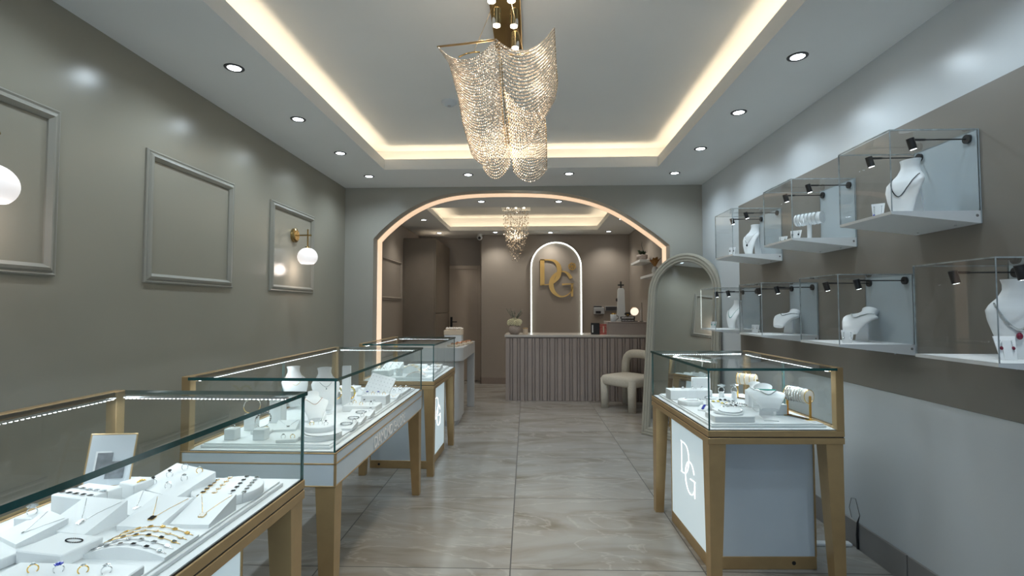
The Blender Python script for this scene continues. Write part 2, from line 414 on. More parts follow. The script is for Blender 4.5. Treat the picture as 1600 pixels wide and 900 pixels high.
# ---- back room
bx0, bx1, by0, by1 = -1.40, 1.09, 6.50, 8.45
tray_ceiling('ceiling_back', XL, XRB, YA2, YD+.1, ZC2, bx0, bx1, by0, by1, .07, .14, ZU)
cove_tape(bx0, bx1, by0, by1, ZC2+.021, 0.75, 'cove_led_tape')
cxl = ay(752, 500, YB).x
struct('wall_back', MB().box(cxl, XRB, YB, YD+.2, 0, ZC2), 'wall_taupe')
struct('wall_back_recess', MB().box(XL, cxl, YD, YD+.1, 0, ZC2), 'wall_taupe')
struct('baseboard_back', MB().box(cxl-.01, XRB, YB-.015, YB, 0, .11).box(cxl-.015, cxl, YB-.015, YD, 0, .11), 'bb_taupe')
struct('baseboard_left', MB().box(XL, XL+.012, YF, YA, 0, .14), 'baseboard')
m = MB(); jy = sorted([az(x, y, .145).y for x, y in ((1346, 818), (1421, 868))])
ys = [YF, jy[0]-1.0-.0, jy[0], jy[1], jy[1]+1.0, YA]
for a, b in zip(ys, ys[1:]): m.box(XR-.012, XR, a+.004, b-.004, 0, .145, b=.002)
struct('baseboard_right', m, 'baseboard')
# taupe feature panel on the right wall
struct('trim_1', MB().box(XR-.006, XR, .2, 4.5, .918, 2.25, b=.001), 'panel')
# door in the recess
dz = ay(720, 421, YD).z; dl, dr = ay(700, 500, YD).x, ay(747, 500, YD).x
d = MB().box(dl, dr, YD-.03, YD-.002, .005, dz, b=.003).build('door_1', 'doorpaint', kind='structure')
h = MB().box(dl+.05, dl+.09, YD-.038, YD-.03, .98, 1.18).cyl((dl+.07, YD-.03, 1.09), (dl+.07, YD-.08, 1.09), .008).cyl((dl+.07, YD-.08, 1.09), (dl+.18, YD-.08, 1.09), .009)
h.build('handle', 'black', d)
m = MB(); m.box(dl-.07, dl, YD-.045, YD, 0, dz+.07, b=.004); m.box(dr, min(dr+.06, cxl-.016), YD-.045, YD, 0, dz+.07, b=.004); m.box(dl, dr, YD-.045, YD, dz, dz+.07, b=.004)
struct('trim_2', m, 'doorpaint')
m = MB(); q = ay(749, 400, YD)
m.box(cxl-.05, cxl, YD-.08, YD, dz+.08, ZC2)
struct('trim_3', m, 'doorpaint')
# tall cabinet in the back left corner
zt = 2.47; p0 = az(682, 372, zt); p1 = az(695.5, 383, zt)
cb = thing('tall_cabinet', 'tall taupe storage cabinet reaching nearly to the ceiling in the back left corner', 'cabinet', (XL+.002, p0.y, 0))
w = (p0.x+p1.x)/2-XL; dp = YD-.05-p0.y
MB().box(0, w-.02, 0, dp, 0, zt, b=.004).build('body', 'wardrobe', cb)
zs = 1.26
MB().box(w-.02, w, .01, dp-.01, zs+.004, zt-.005, b=.003).build('door', 'wardrobe', cb)
MB().box(w-.02, w, .01, dp-.01, .08, zs-.004, b=.003).build('door', 'wardrobe', cb)

# ---- mouldings on the left wall
def frame_mb(w, h):
    """closed picture-rail frame lying on a wall; local x along the wall, z up, +y out of the wall"""
    m = MB(); W = .052
    prof = [(0, 0), (0, .010), (.008, .016), (.016, .012), (.024, .020), (.036, .024), (.046, .014), (W, .008), (W, 0)]
    vs = []; n = len(prof)
    for sx, sz in ((0, 0), (1, 0), (1, 1), (0, 1)):
        for u, v in prof:
            vs.append(((w-u if sx else u), v, (h-u if sz else u)))
    fs = []
    for i in range(4):
        j = (i+1) % 4
        for k in range(n-1): fs.append((i*n+k, j*n+k, j*n+k+1, i*n+k+1))
    return m.add(vs, fs)
for i, (y0, lab) in enumerate(((1.30, 'empty wall moulding frame cut off at the left edge of the photo'), (2.585, 'empty wall moulding frame in the middle of the left wall without a lamp'), (3.865, 'smaller looking wall moulding frame round the brass lamp near the corner'))):
    W_ = .79; o = frame_mb(W_, .725).build('moulding_frame', 'moulding'); o.location = (XL, y0+W_, 1.485); o.rotation_euler = (0, 0, -PI/2)
    tag(o, lab, 'wall moulding', 'moulding frames along the left wall')
o = frame_mb(1.2, .62).build('moulding_frame', 'wall_taupe'); o.location = (XL, 7.85, 1.46); o.rotation_euler = (0, 0, -PI/2)
tag(o, 'wall moulding frame on the back room wall seen through the arch', 'wall moulding')

# ---- wall sconces
def sconce(y, lab):
    s = thing('wall_sconce', lab, 'wall lamp', (XL, y, 1.98), 0, 'brass globe sconces on the left wall')
    MB().cyl((0, 0, 0), (.022, 0, 0), .062, .060, 32).cyl((.022, 0, 0), (.03, 0, 0), .06, .045, 32).build('backplate', 'brass', s)
    MB().cyl((.02, 0, 0), (.150, 0, 0), .0065, n=12).sphere((.150, 0, 0), .009).build('arm', 'brass', s)
    MB().cyl((.125, 0, .052), (.125, 0, -.105), .0065, n=12).cyl((.125, 0, -.10), (.125, 0, -.115), .02, .024, 20).build('rod', 'brass', s)
    prof = []
    for k in range(15):
        a = PI*.08+(PI*.70)*k/14; prof.append((.083*math.sin(a), -.188+.079*math.cos(a)))
    prof.append((prof[-1][0]-.012, prof[-1][1]+.002)); prof.append((.0, prof[-1][1]+.004))
    g = MB().lathe(prof, 32, X=T(.125, 0, 0)); g.build('globe_shade', 'e_globe', s)
    point('sconce_light', (XL+.125, y, 1.98-.30), 1.1, (1, .86, .78), .05)
sconce(4.27, 'brass wall lamp with a white globe inside the moulding frame by the corner')
sconce(1.71, 'brass wall lamp whose white globe just enters the left edge of the photo')

# ---- downlights
def downlight_proto():
    d = thing('downlight', '', 'ceiling light')
    MB().lathe([(.036, -.001), (.036, -.004), (.050, -.004), (.052, -.001), (.052, .0), (.036, 0)], 32).build('rim', 'darkgrey', d)
    MB().cyl((0, 0, -.0005), (0, 0, -.003), .035, n=28).build('lens', 'e_white', d)
    return d
USED = set()
def place_or_dup(proto, loc, rot, label, group=None, cat=None, scale=None):
    if proto.name not in USED:
        USED.add(proto.name); proto.location = loc; proto.rotation_euler = rot; proto['label'] = label
        if group: proto['group'] = group
        if scale: proto.scale = (scale,)*3
        return proto
    return dup(proto, loc, rot, label, group, scale)
DP = downlight_proto()
FR = [('nearest', 2.67), ('second', 3.43), ('third', 4.21), ('farthest', 4.97)]
for side, x in (('left', -1.65), ('right', 1.405)):
    for nm, y in FR:
        place_or_dup(DP, (x, y, ZC), (0, 0, 0), '%s round downlight in the row along the %s side of the showroom ceiling' % (nm, side), 'showroom downlights')
        spot('downlight_lamp', (x, y, ZC-.03), (0, 0, 0), 14, COOL, 155, .95, .035)
    for y in (1.9, 1.1, .3, -.6):  # unseen downlights added beyond the view to give the room more light
        place_or_dup(DP, (x, y, ZC), (0, 0, 0), 'added unseen downlight on the %s side of the ceiling above or behind the camera' % side, 'added downlights out of view')
        spot('downlight_lamp', (x, y, ZC-.03), (0, 0, 0), 10, COOL, 155, .95, .035)
for nm, x in (('left', -.64), ('right', .365)):
    place_or_dup(DP, (x, 4.95, ZC), (0, 0, 0), '%s of the two downlights above the middle of the arch' % nm, 'showroom downlights')
    spot('downlight_lamp', (x, 4.95, ZC-.03), (0, 0, 0), 10, COOL, 155, .95, .035)
for px, py, lb in ((752, 314.7, 'front left'), (873, 314.7, 'front right'), (662, 343.5, 'middle left'), (971.5, 342, 'middle right'), (686.5, 364, 'back far left'), (774, 363, 'back second from left'), (860, 363.3, 'back third from left, above the glowing arch'), (951, 361.5, 'back far right')):
    p = az(px, py, ZC2)
    place_or_dup(DP, (p.x, p.y, ZC2), (0, 0, 0), '%s downlight in the back room ceiling' % lb, 'back room downlights')
    spot('downlight_lamp', (p.x, p.y, ZC2-.03), (0, 0, 0), 15, (1, .95, .86), 125, .9, .035)
p = az(702, 159, ZU)
s = thing('smoke_detector', 'small round white smoke detector on the raised ceiling beside the chandelier', 'smoke detector', (p.x, p.y, ZU))
MB().lathe([(0, -.032), (.03, -.032), (.042, -.024), (.045, -.014), (.058, -.012), (.060, 0)], 32).build('housing', 'photo_mat', s)
MB().lathe([(0, -.035), (.012, -.035), (.014, -.032)], 20).build('sensor_cap', 'plastic_grey', s)
# security camera
p = ay(749.6, 366, YB-.15)
s = thing('security_camera', 'small white dome security camera hanging from the ceiling above the door', 'camera', (p.x, p.y, ZC2))
MB().cyl((0, 0, 0), (0, 0, -.03), .045).build('mount', 'white', s)
MB().sphere((0, 0, -.065), .05, 20).build('dome', 'white', s)
MB().sphere((.0, -.03, -.075), .028, 16).build('lens', 'black', s)

# ================================================================== FURNITURE
# ---- lettering built from strokes (the monogram on the wall and on the case fronts)
def stroke(m, pts, ws, y0, y1, X=None):
    n = len(pts); vs = []
    for i, (x, z) in enumerate(pts):
        a = Vector(pts[max(i-1, 0)]); b = Vector(pts[min(i+1, n-1)]); t = (b-a).normalized(); k = Vector((-t.y, t.x))*ws[i]/2
        for y in (y0, y1):
            vs += [(x+k.x, y, z+k.y), (x-k.x, y, z-k.y)]
    fs = []
    for i in range(n-1):
        a, b = 4*i, 4*i+4
        fs += [(a, a+1, b+1, b), (a+2, b+2, b+3, a+3), (a, b, b+2, a+2), (a+1, a+3, b+3, b+1)]
    fs += [(0, 2, 3, 1), (4*n-4, 4*n-3, 4*n-1, 4*n-2)]
    return m.add(vs, fs, 0, False, X)
def dense(pts, ws, it=2):
    P = [(x, z, w) for (x, z), w in zip(pts, ws)]
    for _ in range(it):
        Q = [P[0]]
        for a, b in zip(P, P[1:]):
            Q += [tuple(a[i]*.75+b[i]*.25 for i in range(3)), tuple(a[i]*.25+b[i]*.75 for i in range(3))]
        P = Q+[P[-1]]
    return [(p[0], p[1]) for p in P], [p[2] for p in P]
def monogram(m, s, sx=1.0, k=1.0, y0=0, y1=.01, X=None, thin=1.2, gem=True):
    """unit sheet 100 wide, 100 high, origin at its middle; s scales it to metres"""
    def go(pts, ws):
        pts, ws = dense(pts, ws); pts = [((x-40)*s*sx, (45-z)*s) for x, z in pts]; ws = [max(w*k, thin)*s for w in ws]
        stroke(m, pts, ws, y0, y1, X)
    go([(17.3, 16), (17.3, 30), (17.3, 42), (17.3, 56)], [6.8]*4)
    go([(14, 16.6), (30, 16.6), (38, 19), (43, 26), (44, 35), (41.5, 44), (36.5, 51), (29, 55), (14, 56)], [1.6, 2.2, 4.5, 7, 7.4, 6.6, 3.6, 1.6, 1.2])
    y0 -= (y1-y0)*.25; y1 -= (y1-y0)*.15
    go([(62, 46), (58.5, 40), (54, 35.8), (47, 34.4), (39, 37), (33, 45), (30.5, 55), (33, 65), (40, 72), (48, 74.6), (56, 72), (61.5, 67), (64, 59)], [5.2, 5, 2.6, 1.4, 3, 6.4, 7.6, 6.6, 4, 2, 1.6, 1.3, 1.2])
    go([(48, 55.2), (54, 54.6), (60, 54.3), (66, 54)], [2.6, 2.2, 1.6, 1.4])
    go([(63.3, 54), (63.3, 60), (63.2, 68), (63.2, 74)], [3.4]*4)
    if gem:
        for i in range(6):
            a = i*PI/3+.3; b = a+PI/3; r = 5.6
            for (q0, q1) in (((0, 0), (r*math.cos(a), r*math.sin(a))), ((r*math.cos(a), r*math.sin(a)), (r*math.cos(b), r*math.sin(b)))):
                pts = [((63.5+q[0]-40)*s*sx, (45-(27+q[1]))*s) for q in (q0, q1)]
                stroke(m, pts, [1.5*s]*2, y0, y1, X)
    return m

def text_mesh(name, txt, h, mats, parent, X, sx=1.0, ext=.001):
    c = bpy.data.curves.new('lettering', 'FONT'); c.body = txt; c.size = h; c.extrude = ext; c.align_x = 'CENTER'; c.space_character = .92
    o = bpy.data.objects.new('lettering', c); C.objects.link(o)
    dg = bpy.context.evaluated_depsgraph_get(); me = bpy.data.meshes.new_from_object(o.evaluated_get(dg))
    bpy.data.objects.remove(o)
    me.transform(X @ Matrix.Diagonal((sx, 1, 1, 1))); me.materials.clear(); me.materials.append(M[mats]); me.name = name
    q = bpy.data.objects.new(name, me); C.objects.link(q); q.parent = parent; return q

# ---- glass show cases. local u runs from the aisle edge (0) towards the wall (W); s is the side that lies on
def pane(m, x0, x1, y0, y1, z0, z1, thin_axis):
    """glass slab: big faces glass (0), the narrow ones edge material (1)"""
    if x0 > x1: x0, x1 = x1, x0
    o = len(m.f); m.box(x0, x1, y0, y1, z0, z1)
    ax_of = [0, 0, 1, 1, 2, 2]                                    # face order in MB.box: -x,+x,-y,+y,-z,+z
    for i in range(6): m.m[o+i] = 0 if ax_of[i] == thin_axis else 1
def leg_mb(s, u0, du, y0, dy, zt, wt=.082, wb=.052):
    """leg whose outer faces stand upright and inner ones taper"""
    def sec(w, z):
        a, b = sorted((s*u0, s*(u0+du*w))); c, d = sorted((y0, y0+dy*w)); return [(a, c, z), (b, c, z), (b, d, z), (a, d, z)]
    m = MB(); m.add(sec(wb, 0)+sec(wb*.98+wt*.02, .02)+sec(wt, zt), [(3, 2, 1, 0), (8, 9, 10, 11)]+[(i+k, i+(k+1) % 4, i+4+(k+1) % 4, i+4+k) for i in (0, 4) for k in range(4)])
    return m
def case(label, s, loc, rz, W, Ln, style, zt=.757, zg=1.045, ped=(.2, .8), lit=True, grp='free standing glass jewellery cases'):
    r = thing('display_case', label, 'display case', loc, rz, grp)
    def B(m, u0, u1, y0, y1, z0, z1, mi=0, b=0): a, c = sorted((s*u0, s*u1)); return m.box(a, c, y0, y1, z0, z1, mi, None, b)
    if style == 'gold':
        m = MB(); B(m, 0, W, 0, Ln, zt-.030, zt, b=.002); B(m, .004, W-.004, .004, Ln-.004, zt-.035, zt-.030, 1); B(m, 0, W, 0, Ln, zt-.065, zt-.035, b=.002)
        m.build('apron', ['gold_paint', 'black'], r); zb = zt-.065
    else:
        zb = .609; m = MB()
        B(m, .003, W-.003, .003, Ln-.003, zb+.006, zt-.004); m.build('apron', 'white_gloss', r)
        m = MB()
        for z0, z1 in ((zt-.006, zt), (.700, .707), (zb, zb+.006)): B(m, 0, W, 0, Ln, z0, z1, b=.0015)
        for u in (0, W-.009):
            for y in (0, Ln-.009): B(m, u, u+.009, y, y+.009, zb+.006, zt-.006)
        m.build('gold_trim', 'gold_paint', r)
        X = Matrix.Translation((s*-.0012, Ln*.50, zb+.020)) @ Matrix.Rotation(PI/2 if s < 0 else -PI/2, 4, 'Z') @ Matrix.Rotation(PI/2, 4, 'X')
        text_mesh('lettering', 'DIAMOND GALORE', .083, 'lettering', r, X, .90)
    m = MB(); B(m, .012, W-.012, .012, Ln-.012, zt, zt+.004); m.build('deck', 'velvet', r)
    # glass box
    g = .008
    m = MB(); pane(m, s*.004, s*(.004+g), .004, Ln-.004, zt, zg, 0); m.build('side_glass', ['glass', 'edge'], r)
    m = MB(); pane(m, s*(.004+g), s*(W-.035), .004, .004+g, zt, zg, 1); m.build('end_glass', ['glass', 'edge2'], r)
    m = MB(); pane(m, s*(.004+g), s*(W-.035), Ln-.004-g, Ln-.004, zt, zg, 1); m.build('end_glass', ['glass', 'edge2'], r)
    m = MB(); pane(m, -s*.003, s*(W-.030), -.003, Ln+.003, zg, zg+.013, 2); m.build('top_glass', ['glass', 'edge'], r)
    m = MB()
    for y in (0, Ln-.038): B(m, W-.038, W, y, y+.038, zt, zg+.015, b=.002)
    B(m, W-.030, W, .038, Ln-.038, zg-.012, zg+.015, b=.002); B(m, W-.030, W, .038, Ln-.038, zt, zt+.012, b=.002)
    m.build('back_frame', 'gold_paint', r)
    for k in range(2):
        y0 = .045+k*(Ln/2-.045); m = MB(); pane(m, s*(W-.012-k*.009), s*(W-.018-k*.009), y0, y0+Ln/2-.01, zt+.012, zg-.012, 0)
        m.build('sliding_glass', ['glass', 'edge2'], r)
    # led tape under the top, along the back and the far end
    m = MB(); m2 = MB(); far = Ln-.035
    B(m, W-.046, W-.036, .05, Ln-.05, zg-.008, zg-.001); B(m, .05, W-.06, far, far+.010, zg-.008, zg-.001)
    m.build('led_channel', 'silver', r); n = int(Ln/.017)
    for i in range(n):
        y = .05+(Ln-.1)*(i+.5)/n; B(m2, W-.0435, W-.0385, y-.0028, y+.0028, zg-.0105, zg-.008)
    m2.build('led_dots', 'e_led', r); m2 = MB()
    n = int((W-.11)/.014)
    for i in range(n):
        u = .05+(W-.11)*(i+.5)/n; B(m2, u-.0028, u+.0028, far+.0025, far+.0075, zg-.0105, zg-.008)
    m2.build('led_dots', 'e_led', r)
    # legs
    for u0, du in ((.006, 1), (W-.006, -1)):
        for y0, dy in ((.006, 1), (Ln-.006, -1)): leg_mb(s, u0, du, y0, dy, zb).build('leg', 'gold_paint', r)
    if ped:
        u0, u1, y0, y1 = .07, W-.03, ped[0], ped[1]
        m = MB(); B(m, u0, u1, y0, y1, 0, .065, b=.002); B(m, u0, u1, y0, y1, zb-.012, zb)
        for u in (u0, u1-.008):
            for y in (y0, y1-.008): B(m, u, u+.008, y, y+.008, .065, zb-.012)
        m.cyl((s*(u0+.44), y0-.002, .033), (s*(u0+.44), y0+.001, .033), .010, mi=1)
        pd = m.build('pedestal_frame', ['gold_paint', 'black'], r)
        m = MB(); B(m, u0+.012, u1-.004, y0+.004, y1-.004, .065, zb-.012); m.build('pedestal_box', 'white_gloss', r)
        m = MB(); B(m, u0+.003, u0+.011, y0+.009, y1-.009, .066, zb-.013); pn = m.build('lit_panel', 'e_panel' if lit else 'white_gloss', r)
        m = MB(); X = Matrix.Translation((s*(u0+.002), (y0+y1)/2, .42)) @ Matrix.Rotation(-PI/2 if s > 0 else PI/2, 4, 'Z')
        monogram(m, .0046, 1.0, .22, -.001, .001, X, thin=.8, gem=False).build('lit_monogram', 'e_sign', pn)
    # the light the tape gives, plus one added along the tapeless aisle edge
    Mw = Matrix.Translation(loc) @ Matrix.Rotation(rz, 4, 'Z')
    def al(u, y, sx, sy, e, tilt=0):
        p = Mw @ Vector((s*u, y, zg-.013)); area('case_light', p, (0, tilt, rz), sx, sy, e, (.86, .95, 1))
    al(W-.055, Ln/2, .012, Ln-.1, 3.6*Ln*CL, -s*R(-18)); al(.02+(W-.08)/2, Ln-.045, W-.12, .012, 1.6*CL); al(.03, Ln/2, .012, Ln-.1, 2.2*Ln*CL, -s*R(15))
    return r
CL = .36
CR = case('glass show case with gold legs standing alone on the right of the aisle', 1, (.845, 2.485, 0), R(2.3), .66, .985, 'gold')
C2 = case('long white banded glass show case with lettering, middle of the three on the left', -1, (-.812, 2.07, 0), 0, .665, 1.63, 'white', zt=.75, ped=None)
C1 = case('nearest glass show case with a thick gold edge, lower left corner of the photo', -1, (-.788, .095, 0), 0, .69, 1.64, 'gold', ped=(.25, 1.39))
C3 = case('small gold legged glass show case farthest down the left side near the arch', -1, (-.790, 4.035, 0), R(-1), .62, .985, 'gold')

# ---- acrylic wall boxes with a white wedge shelf
def wall_box(y, z, label, grp):
    """origin on the wall panel, near bottom of the inside; opens towards the room (-x)"""
    r = thing('acrylic_wall_box', label, 'display box', (XR-.0065, y, z), 0, grp)
    D, Ln, Hh, t = .358, .345, .333, .005
    MB().box(-.006, 0, 0, Ln, -.052, Hh+.004, b=.001).build('back_plate', 'shelf_white', r)
    m = MB(); vs = [(-.006, -.052), (-.006, 0), (-D, 0), (-D, -.012)]
    m.prism([(a, b) for a, b in vs], 0, Ln, 'y'); m.build('shelf', 'white', r)
    m = MB()
    for yy in (.07, Ln-.07): m.cyl((-.05, yy, -.0478), (-.05, yy, -.0515), .005, n=10)
    m.cyl((-.02, -.001, -.02), (-.02, .001, -.02), .006, n=12)
    m.build('screw', 'silver', r)
    m = MB(); pane(m, -D, -D+t, 0, Ln, 0, Hh, 0); m.build('front_sheet', ['acrylic', 'acryl_edge'], r)
    for y0 in (0, Ln-t):
        m = MB(); pane(m, -D+t, -.006, y0, y0+t, 0, Hh, 1); m.build('end_sheet', ['acrylic', 'acryl_edge'], r)
    m = MB(); pane(m, -D, -.006, 0, Ln, Hh, Hh+t, 2); m.build('top_sheet', ['acrylic', 'acryl_edge'], r)
    return r
def lamp_proto():
    r = thing('spot_lamp', '', 'spot lamp')
    MB().cyl((0, 0, 0), (-.010, 0, 0), .019, n=24).build('base', 'black', r)
    MB().cyl((-.01, 0, 0), (-.20, 0, 0), .0028, n=10).cyl((-.175, 0, 0), (-.225, 0, 0), .005, n=10).build('arm', 'black', r)
    d = Vector((.28, 0, -.96)).normalized(); p = Vector((-.236, 0, .006))
    h = MB().cyl(p, p+d*.048, .0145, n=20).build('head', 'black', r)
    MB().cyl(p+d*.0482, p+d*.049, .011, n=16).build('lens', 'e_white', h)
    return r
LP = lamp_proto()
TOPY = [(2.10, 'nearest'), (2.885, 'middle'), (3.73, 'farthest')]; BOTY = [(1.65, 'nearest'), (2.475, 'second'), (3.285, 'third'), (4.10, 'farthest')]
TZ, BZ = 1.745, 1.175
for row, z, lst in (('top', TZ, TOPY), ('bottom', BZ, BOTY)):
    for y, nm in lst:
        wall_box(y, z, '%s clear acrylic box with white shelf in the %s row on the right wall' % (nm, row), 'acrylic boxes on the right wall')
        for k, (dy, w) in enumerate(((.045, 'near'), (.305, 'far'))):
            place_or_dup(LP, (XR-.0135, y+dy, z+.308), (0, 0, 0), 'black arm lamp at the %s end of the %s acrylic box in the %s row' % (w, nm, row), 'black arm lamps in the wall boxes')
            spot('arm_lamp_light', (XR-.225, y+dy, z+.262), (0, R(16), 0), .75, (.88, .95, 1), 95, .7, .01)

# ---- arched floor mirror leaning in the corner
def arch_outline(w, h, off, n=28):
    """closed outline of an arch of width w and height h pulled in by off"""
    r = w/2-off; P = [(off, off), (w-off, off)]
    for k in range(n+1):
        a = PI*k/n; P.append((w/2+r*math.cos(a), h-w/2+r*math.sin(a)))
    return P
mr = thing('floor_mirror', 'tall arched mirror with ribbed sage grey frame leaning beside the arch', 'mirror', (1.155, 5.49, .0), rot=(R(-5.5), 0, R(-49.5)))
W_, H_ = .85, 1.93; m = MB()
profile = [(0, .050), (0, .012), (.004, .004), (.020, .0), (.030, .003), (.033, .010), (.036, .003), (.052, .004), (.062, .008), (.065, .015), (.068, .008), (.084, .012), (.090, .022), (.092, .034)]
vs = []; k = len(profile); outs = [arch_outline(W_, H_, o_) for o_, _ in profile]; n = len(outs[0])
for i in range(n):
    for j in range(k): vs.append((outs[j][i][0], profile[j][1], outs[j][i][1]))
m.add(vs, [(i*k+j, ((i+1) % n)*k+j, ((i+1) % n)*k+j+1, i*k+j+1) for i in range(n) for j in range(k-1)], 0, False)
m.build('ribbed_frame', 'mirror_frame', mr)
MB().prism(arch_outline(W_, H_, .09), .030, .034, 'y').build('mirror_glass', 'mirror', mr)
MB().prism(arch_outline(W_, H_, .004), .036, .050, 'y').build('backboard', 'mirror_frame', mr)

# ---- cream boucle chair
ch = thing('boucle_chair', 'chunky cream boucle chair with tube legs in front of the reception counter', 'chair', (0, 0, 0))
A = az(945, 636.5, 0); Bp = az(987, 645, 0); side = (Bp-A); wv = side.normalized(); nv = Vector((-wv.y, wv.x, 0)); Lc = .45
Bp = A+wv*.46
corn = [A, Bp, Bp+nv*Lc, A+nv*Lc]; zs = .43
r_ = .052
for c_ in corn:
    MB().tube([c_, c_+Vector((0, 0, .2)), c_+Vector((0, 0, zs-.03))], [.052, .054, .056], 24).build('leg', 'boucle', ch)
mid = sum((Vector(c_) for c_ in corn), Vector())/4
def rounded(w, d, r, n=8):
    P = []
    for cx, cy, a0 in ((w/2-r, d/2-r, 0), (-w/2+r, d/2-r, PI/2), (-w/2+r, -d/2+r, PI), (w/2-r, -d/2+r, 3*PI/2)):
        for k in range(n+1): a = a0+PI/2*k/n; P.append((cx+r*math.cos(a), cy+r*math.sin(a)))
    return P
ang = math.atan2(wv.y, wv.x); X = Matrix.Translation(mid) @ Matrix.Rotation(ang, 4, 'Z')
m = MB(); ring = []
for z, k in ((-.115, .90), (-.108, .96), (-.09, .99), (-.05, 1), (-.02, .985), (.002, .94), (.014, .84), (.022, .60), (.025, .2)):
    ring.append([(x*k, y*k, zs+z) for x, y in rounded(.58, .565, .085)])
n = len(ring[0]); vs = sum(ring, []); m.add(vs, [(i*n+j, i*n+(j+1) % n, (i+1)*n+(j+1) % n, (i+1)*n+j) for i in range(len(ring)-1) for j in range(n)]+[tuple(range(n))[::-1], tuple(range((len(ring)-1)*n, len(ring)*n))], 0, True, X)
m.build('seat', 'boucle', ch)
hb = .315; P = []
for k in range(17):
    a = PI*k/16; P.append(X @ Vector((-.235*math.copysign(abs(math.cos(a))**.55, math.cos(a)), Lc/2+.0, zs-.03+hb*abs(math.sin(a))**.55)))
MB().tube(P, .058, 20).build('backrest', 'boucle', ch)

# ---- reception counter
yc = az(790, 626, 0).y; xc = az(790, 626, 0).x; zc = .957
ct = thing('reception_counter', 'taupe fluted reception counter with a pale top across the back room', 'counter', (xc, yc, 0))
wc = XRB-xc-.003
MB().box(0, wc, .02, .60, 0, zc-.035).build('body', 'counter', ct)
m = MB(); x = .0; P_ = .1087
while x < wc-.01:
    m.box(x, min(x+.056, wc), -.008, .02, 0, zc-.05, b=.003)
    if x+.095 < wc: m.box(x+.071, x+.093, .002, .02, 0, zc-.05, b=.002)
    x += P_
m.build('fluted_front', 'counter', ct)
MB().box(-.015, wc, -.015, .62, zc-.035, zc, b=.003).build('counter_top', 'counter_top', ct)
xr0 = ay(950, 515, yc+.03).x
rb = thing('raised_ledge', 'raised taupe box ledge on the right end of the reception counter', 'counter ledge', (xr0, yc+.03, zc))
MB().box(0, XRB-xr0-.004, 0, .42, 0, .175, b=.004).build('box_body', 'counter', rb)
MB().box(-.004, XRB-xr0-.004, -.006, .425, .175, .190, b=.003).build('ledge_top', 'counter', rb)
zr = zc+.190
# ---- glowing arched sign panel
sg = thing('arched_sign_panel', 'arched wall panel outlined by a white light rope behind the reception counter', 'wall panel', (0, YB, 0))
pl, pr_ = ay(830, 450, YB-.02), ay(908, 450, YB-.02); cxs, rs = (pl.x+pr_.x)/2, (pr_.x-pl.x)/2; zt = ay(869, 379, YB-.02).z; zc0 = zt-rs
def arch_pts(r, z0, n=30): return [(cxs-r, z0)]+[(cxs-r*math.cos(PI*k/n), zc0+r*math.sin(PI*k/n)) for k in range(n+1)]+[(cxs+r, z0)]
MB().prism([(a, b) for a, b in arch_pts(rs-.005, .25)], -.022, -.001, 'y').build('panel', 'wall_taupe', sg)
MB().tube([(a, -.028, b) for a, b in arch_pts(rs, .25)], .0075, 8).build('light_rope', 'e_neon', sg)
q = ay(844, 405.5, YB-.03); q2 = ay(895.5, 464, YB-.03); s_ = (q.z-q2.z)/58.5
m = MB(); monogram(m, s_, 1.0, 1.0, -.014, 0, thin=1.3)
lg = m.build('monogram_sign', 'gold_sign', None); cw = ay(870, 435, YB-.03)
lg.location = (q.x+(40-14)*s_, YB-.030, q.z-(45-16)*s_)
tag(lg, 'gold overlapping D and G letters with a small gem on the arched panel', 'sign')
vo = [(a_, b_) for a_, b_ in arch_pts(rs+.018, .25)]; vi = [(a_, b_) for a_, b_ in arch_pts(rs+.010, .25)]; m = MB(); vs = []
for (a_, b_), (c_, d_) in zip(vo, vi): vs += [(a_, -.001, b_), (a_, -.048, b_), (c_, -.048, d_), (c_, -.001, d_)]
m.add(vs, [(4*i+j, 4*i+(j+1) % 4, 4*i+4+(j+1) % 4, 4*i+4+j) for i in range(len(vo)-1) for j in range(4)])
m.build('rim', 'wall_taupe', sg)

# ---- curved desk behind the left cases
dk = thing('curved_desk', 'pale grey desk with a rounded drawer end just beyond the left cases', 'desk', (-.80, 5.72, 0))
def roundend(x0, x1, y0, y1, r, n=10):
    P = [(x0, y0)]
    for k in range(n+1): a = -PI/2+PI/2*k/n; P.append((x1-r+r*math.cos(a), y0+r+r*math.sin(a)))
    return P+[(x1, y1), (x0, y1)]
MB().prism(roundend(-.93, 0, 0, 1.25, .13), .74, .89, 'z').build('desk_top', 'desk', dk)
db = MB().prism(roundend(-.93, -.05, .02, .52, .12), .055, .74, 'z').build('drawer_base', 'desk', dk)
MB().prism(roundend(-.92, -.07, .035, .50, .11), 0, .055, 'z').build('plinth', 'plastic_grey', dk)
for z0, z1 in ((.07, .44), (.455, .73)): MB().box(-.62, -.185, .012, .022, z0, z1, b=.002).build('drawer', 'desk', dk)
MB().box(-.10, -.0, 1.19, 1.245, 0, .74, b=.004).build('end_panel', 'desk', dk)
MB().box(-.93, -.88, 1.19, 1.245, 0, .74, b=.004).build('end_panel', 'desk', dk)

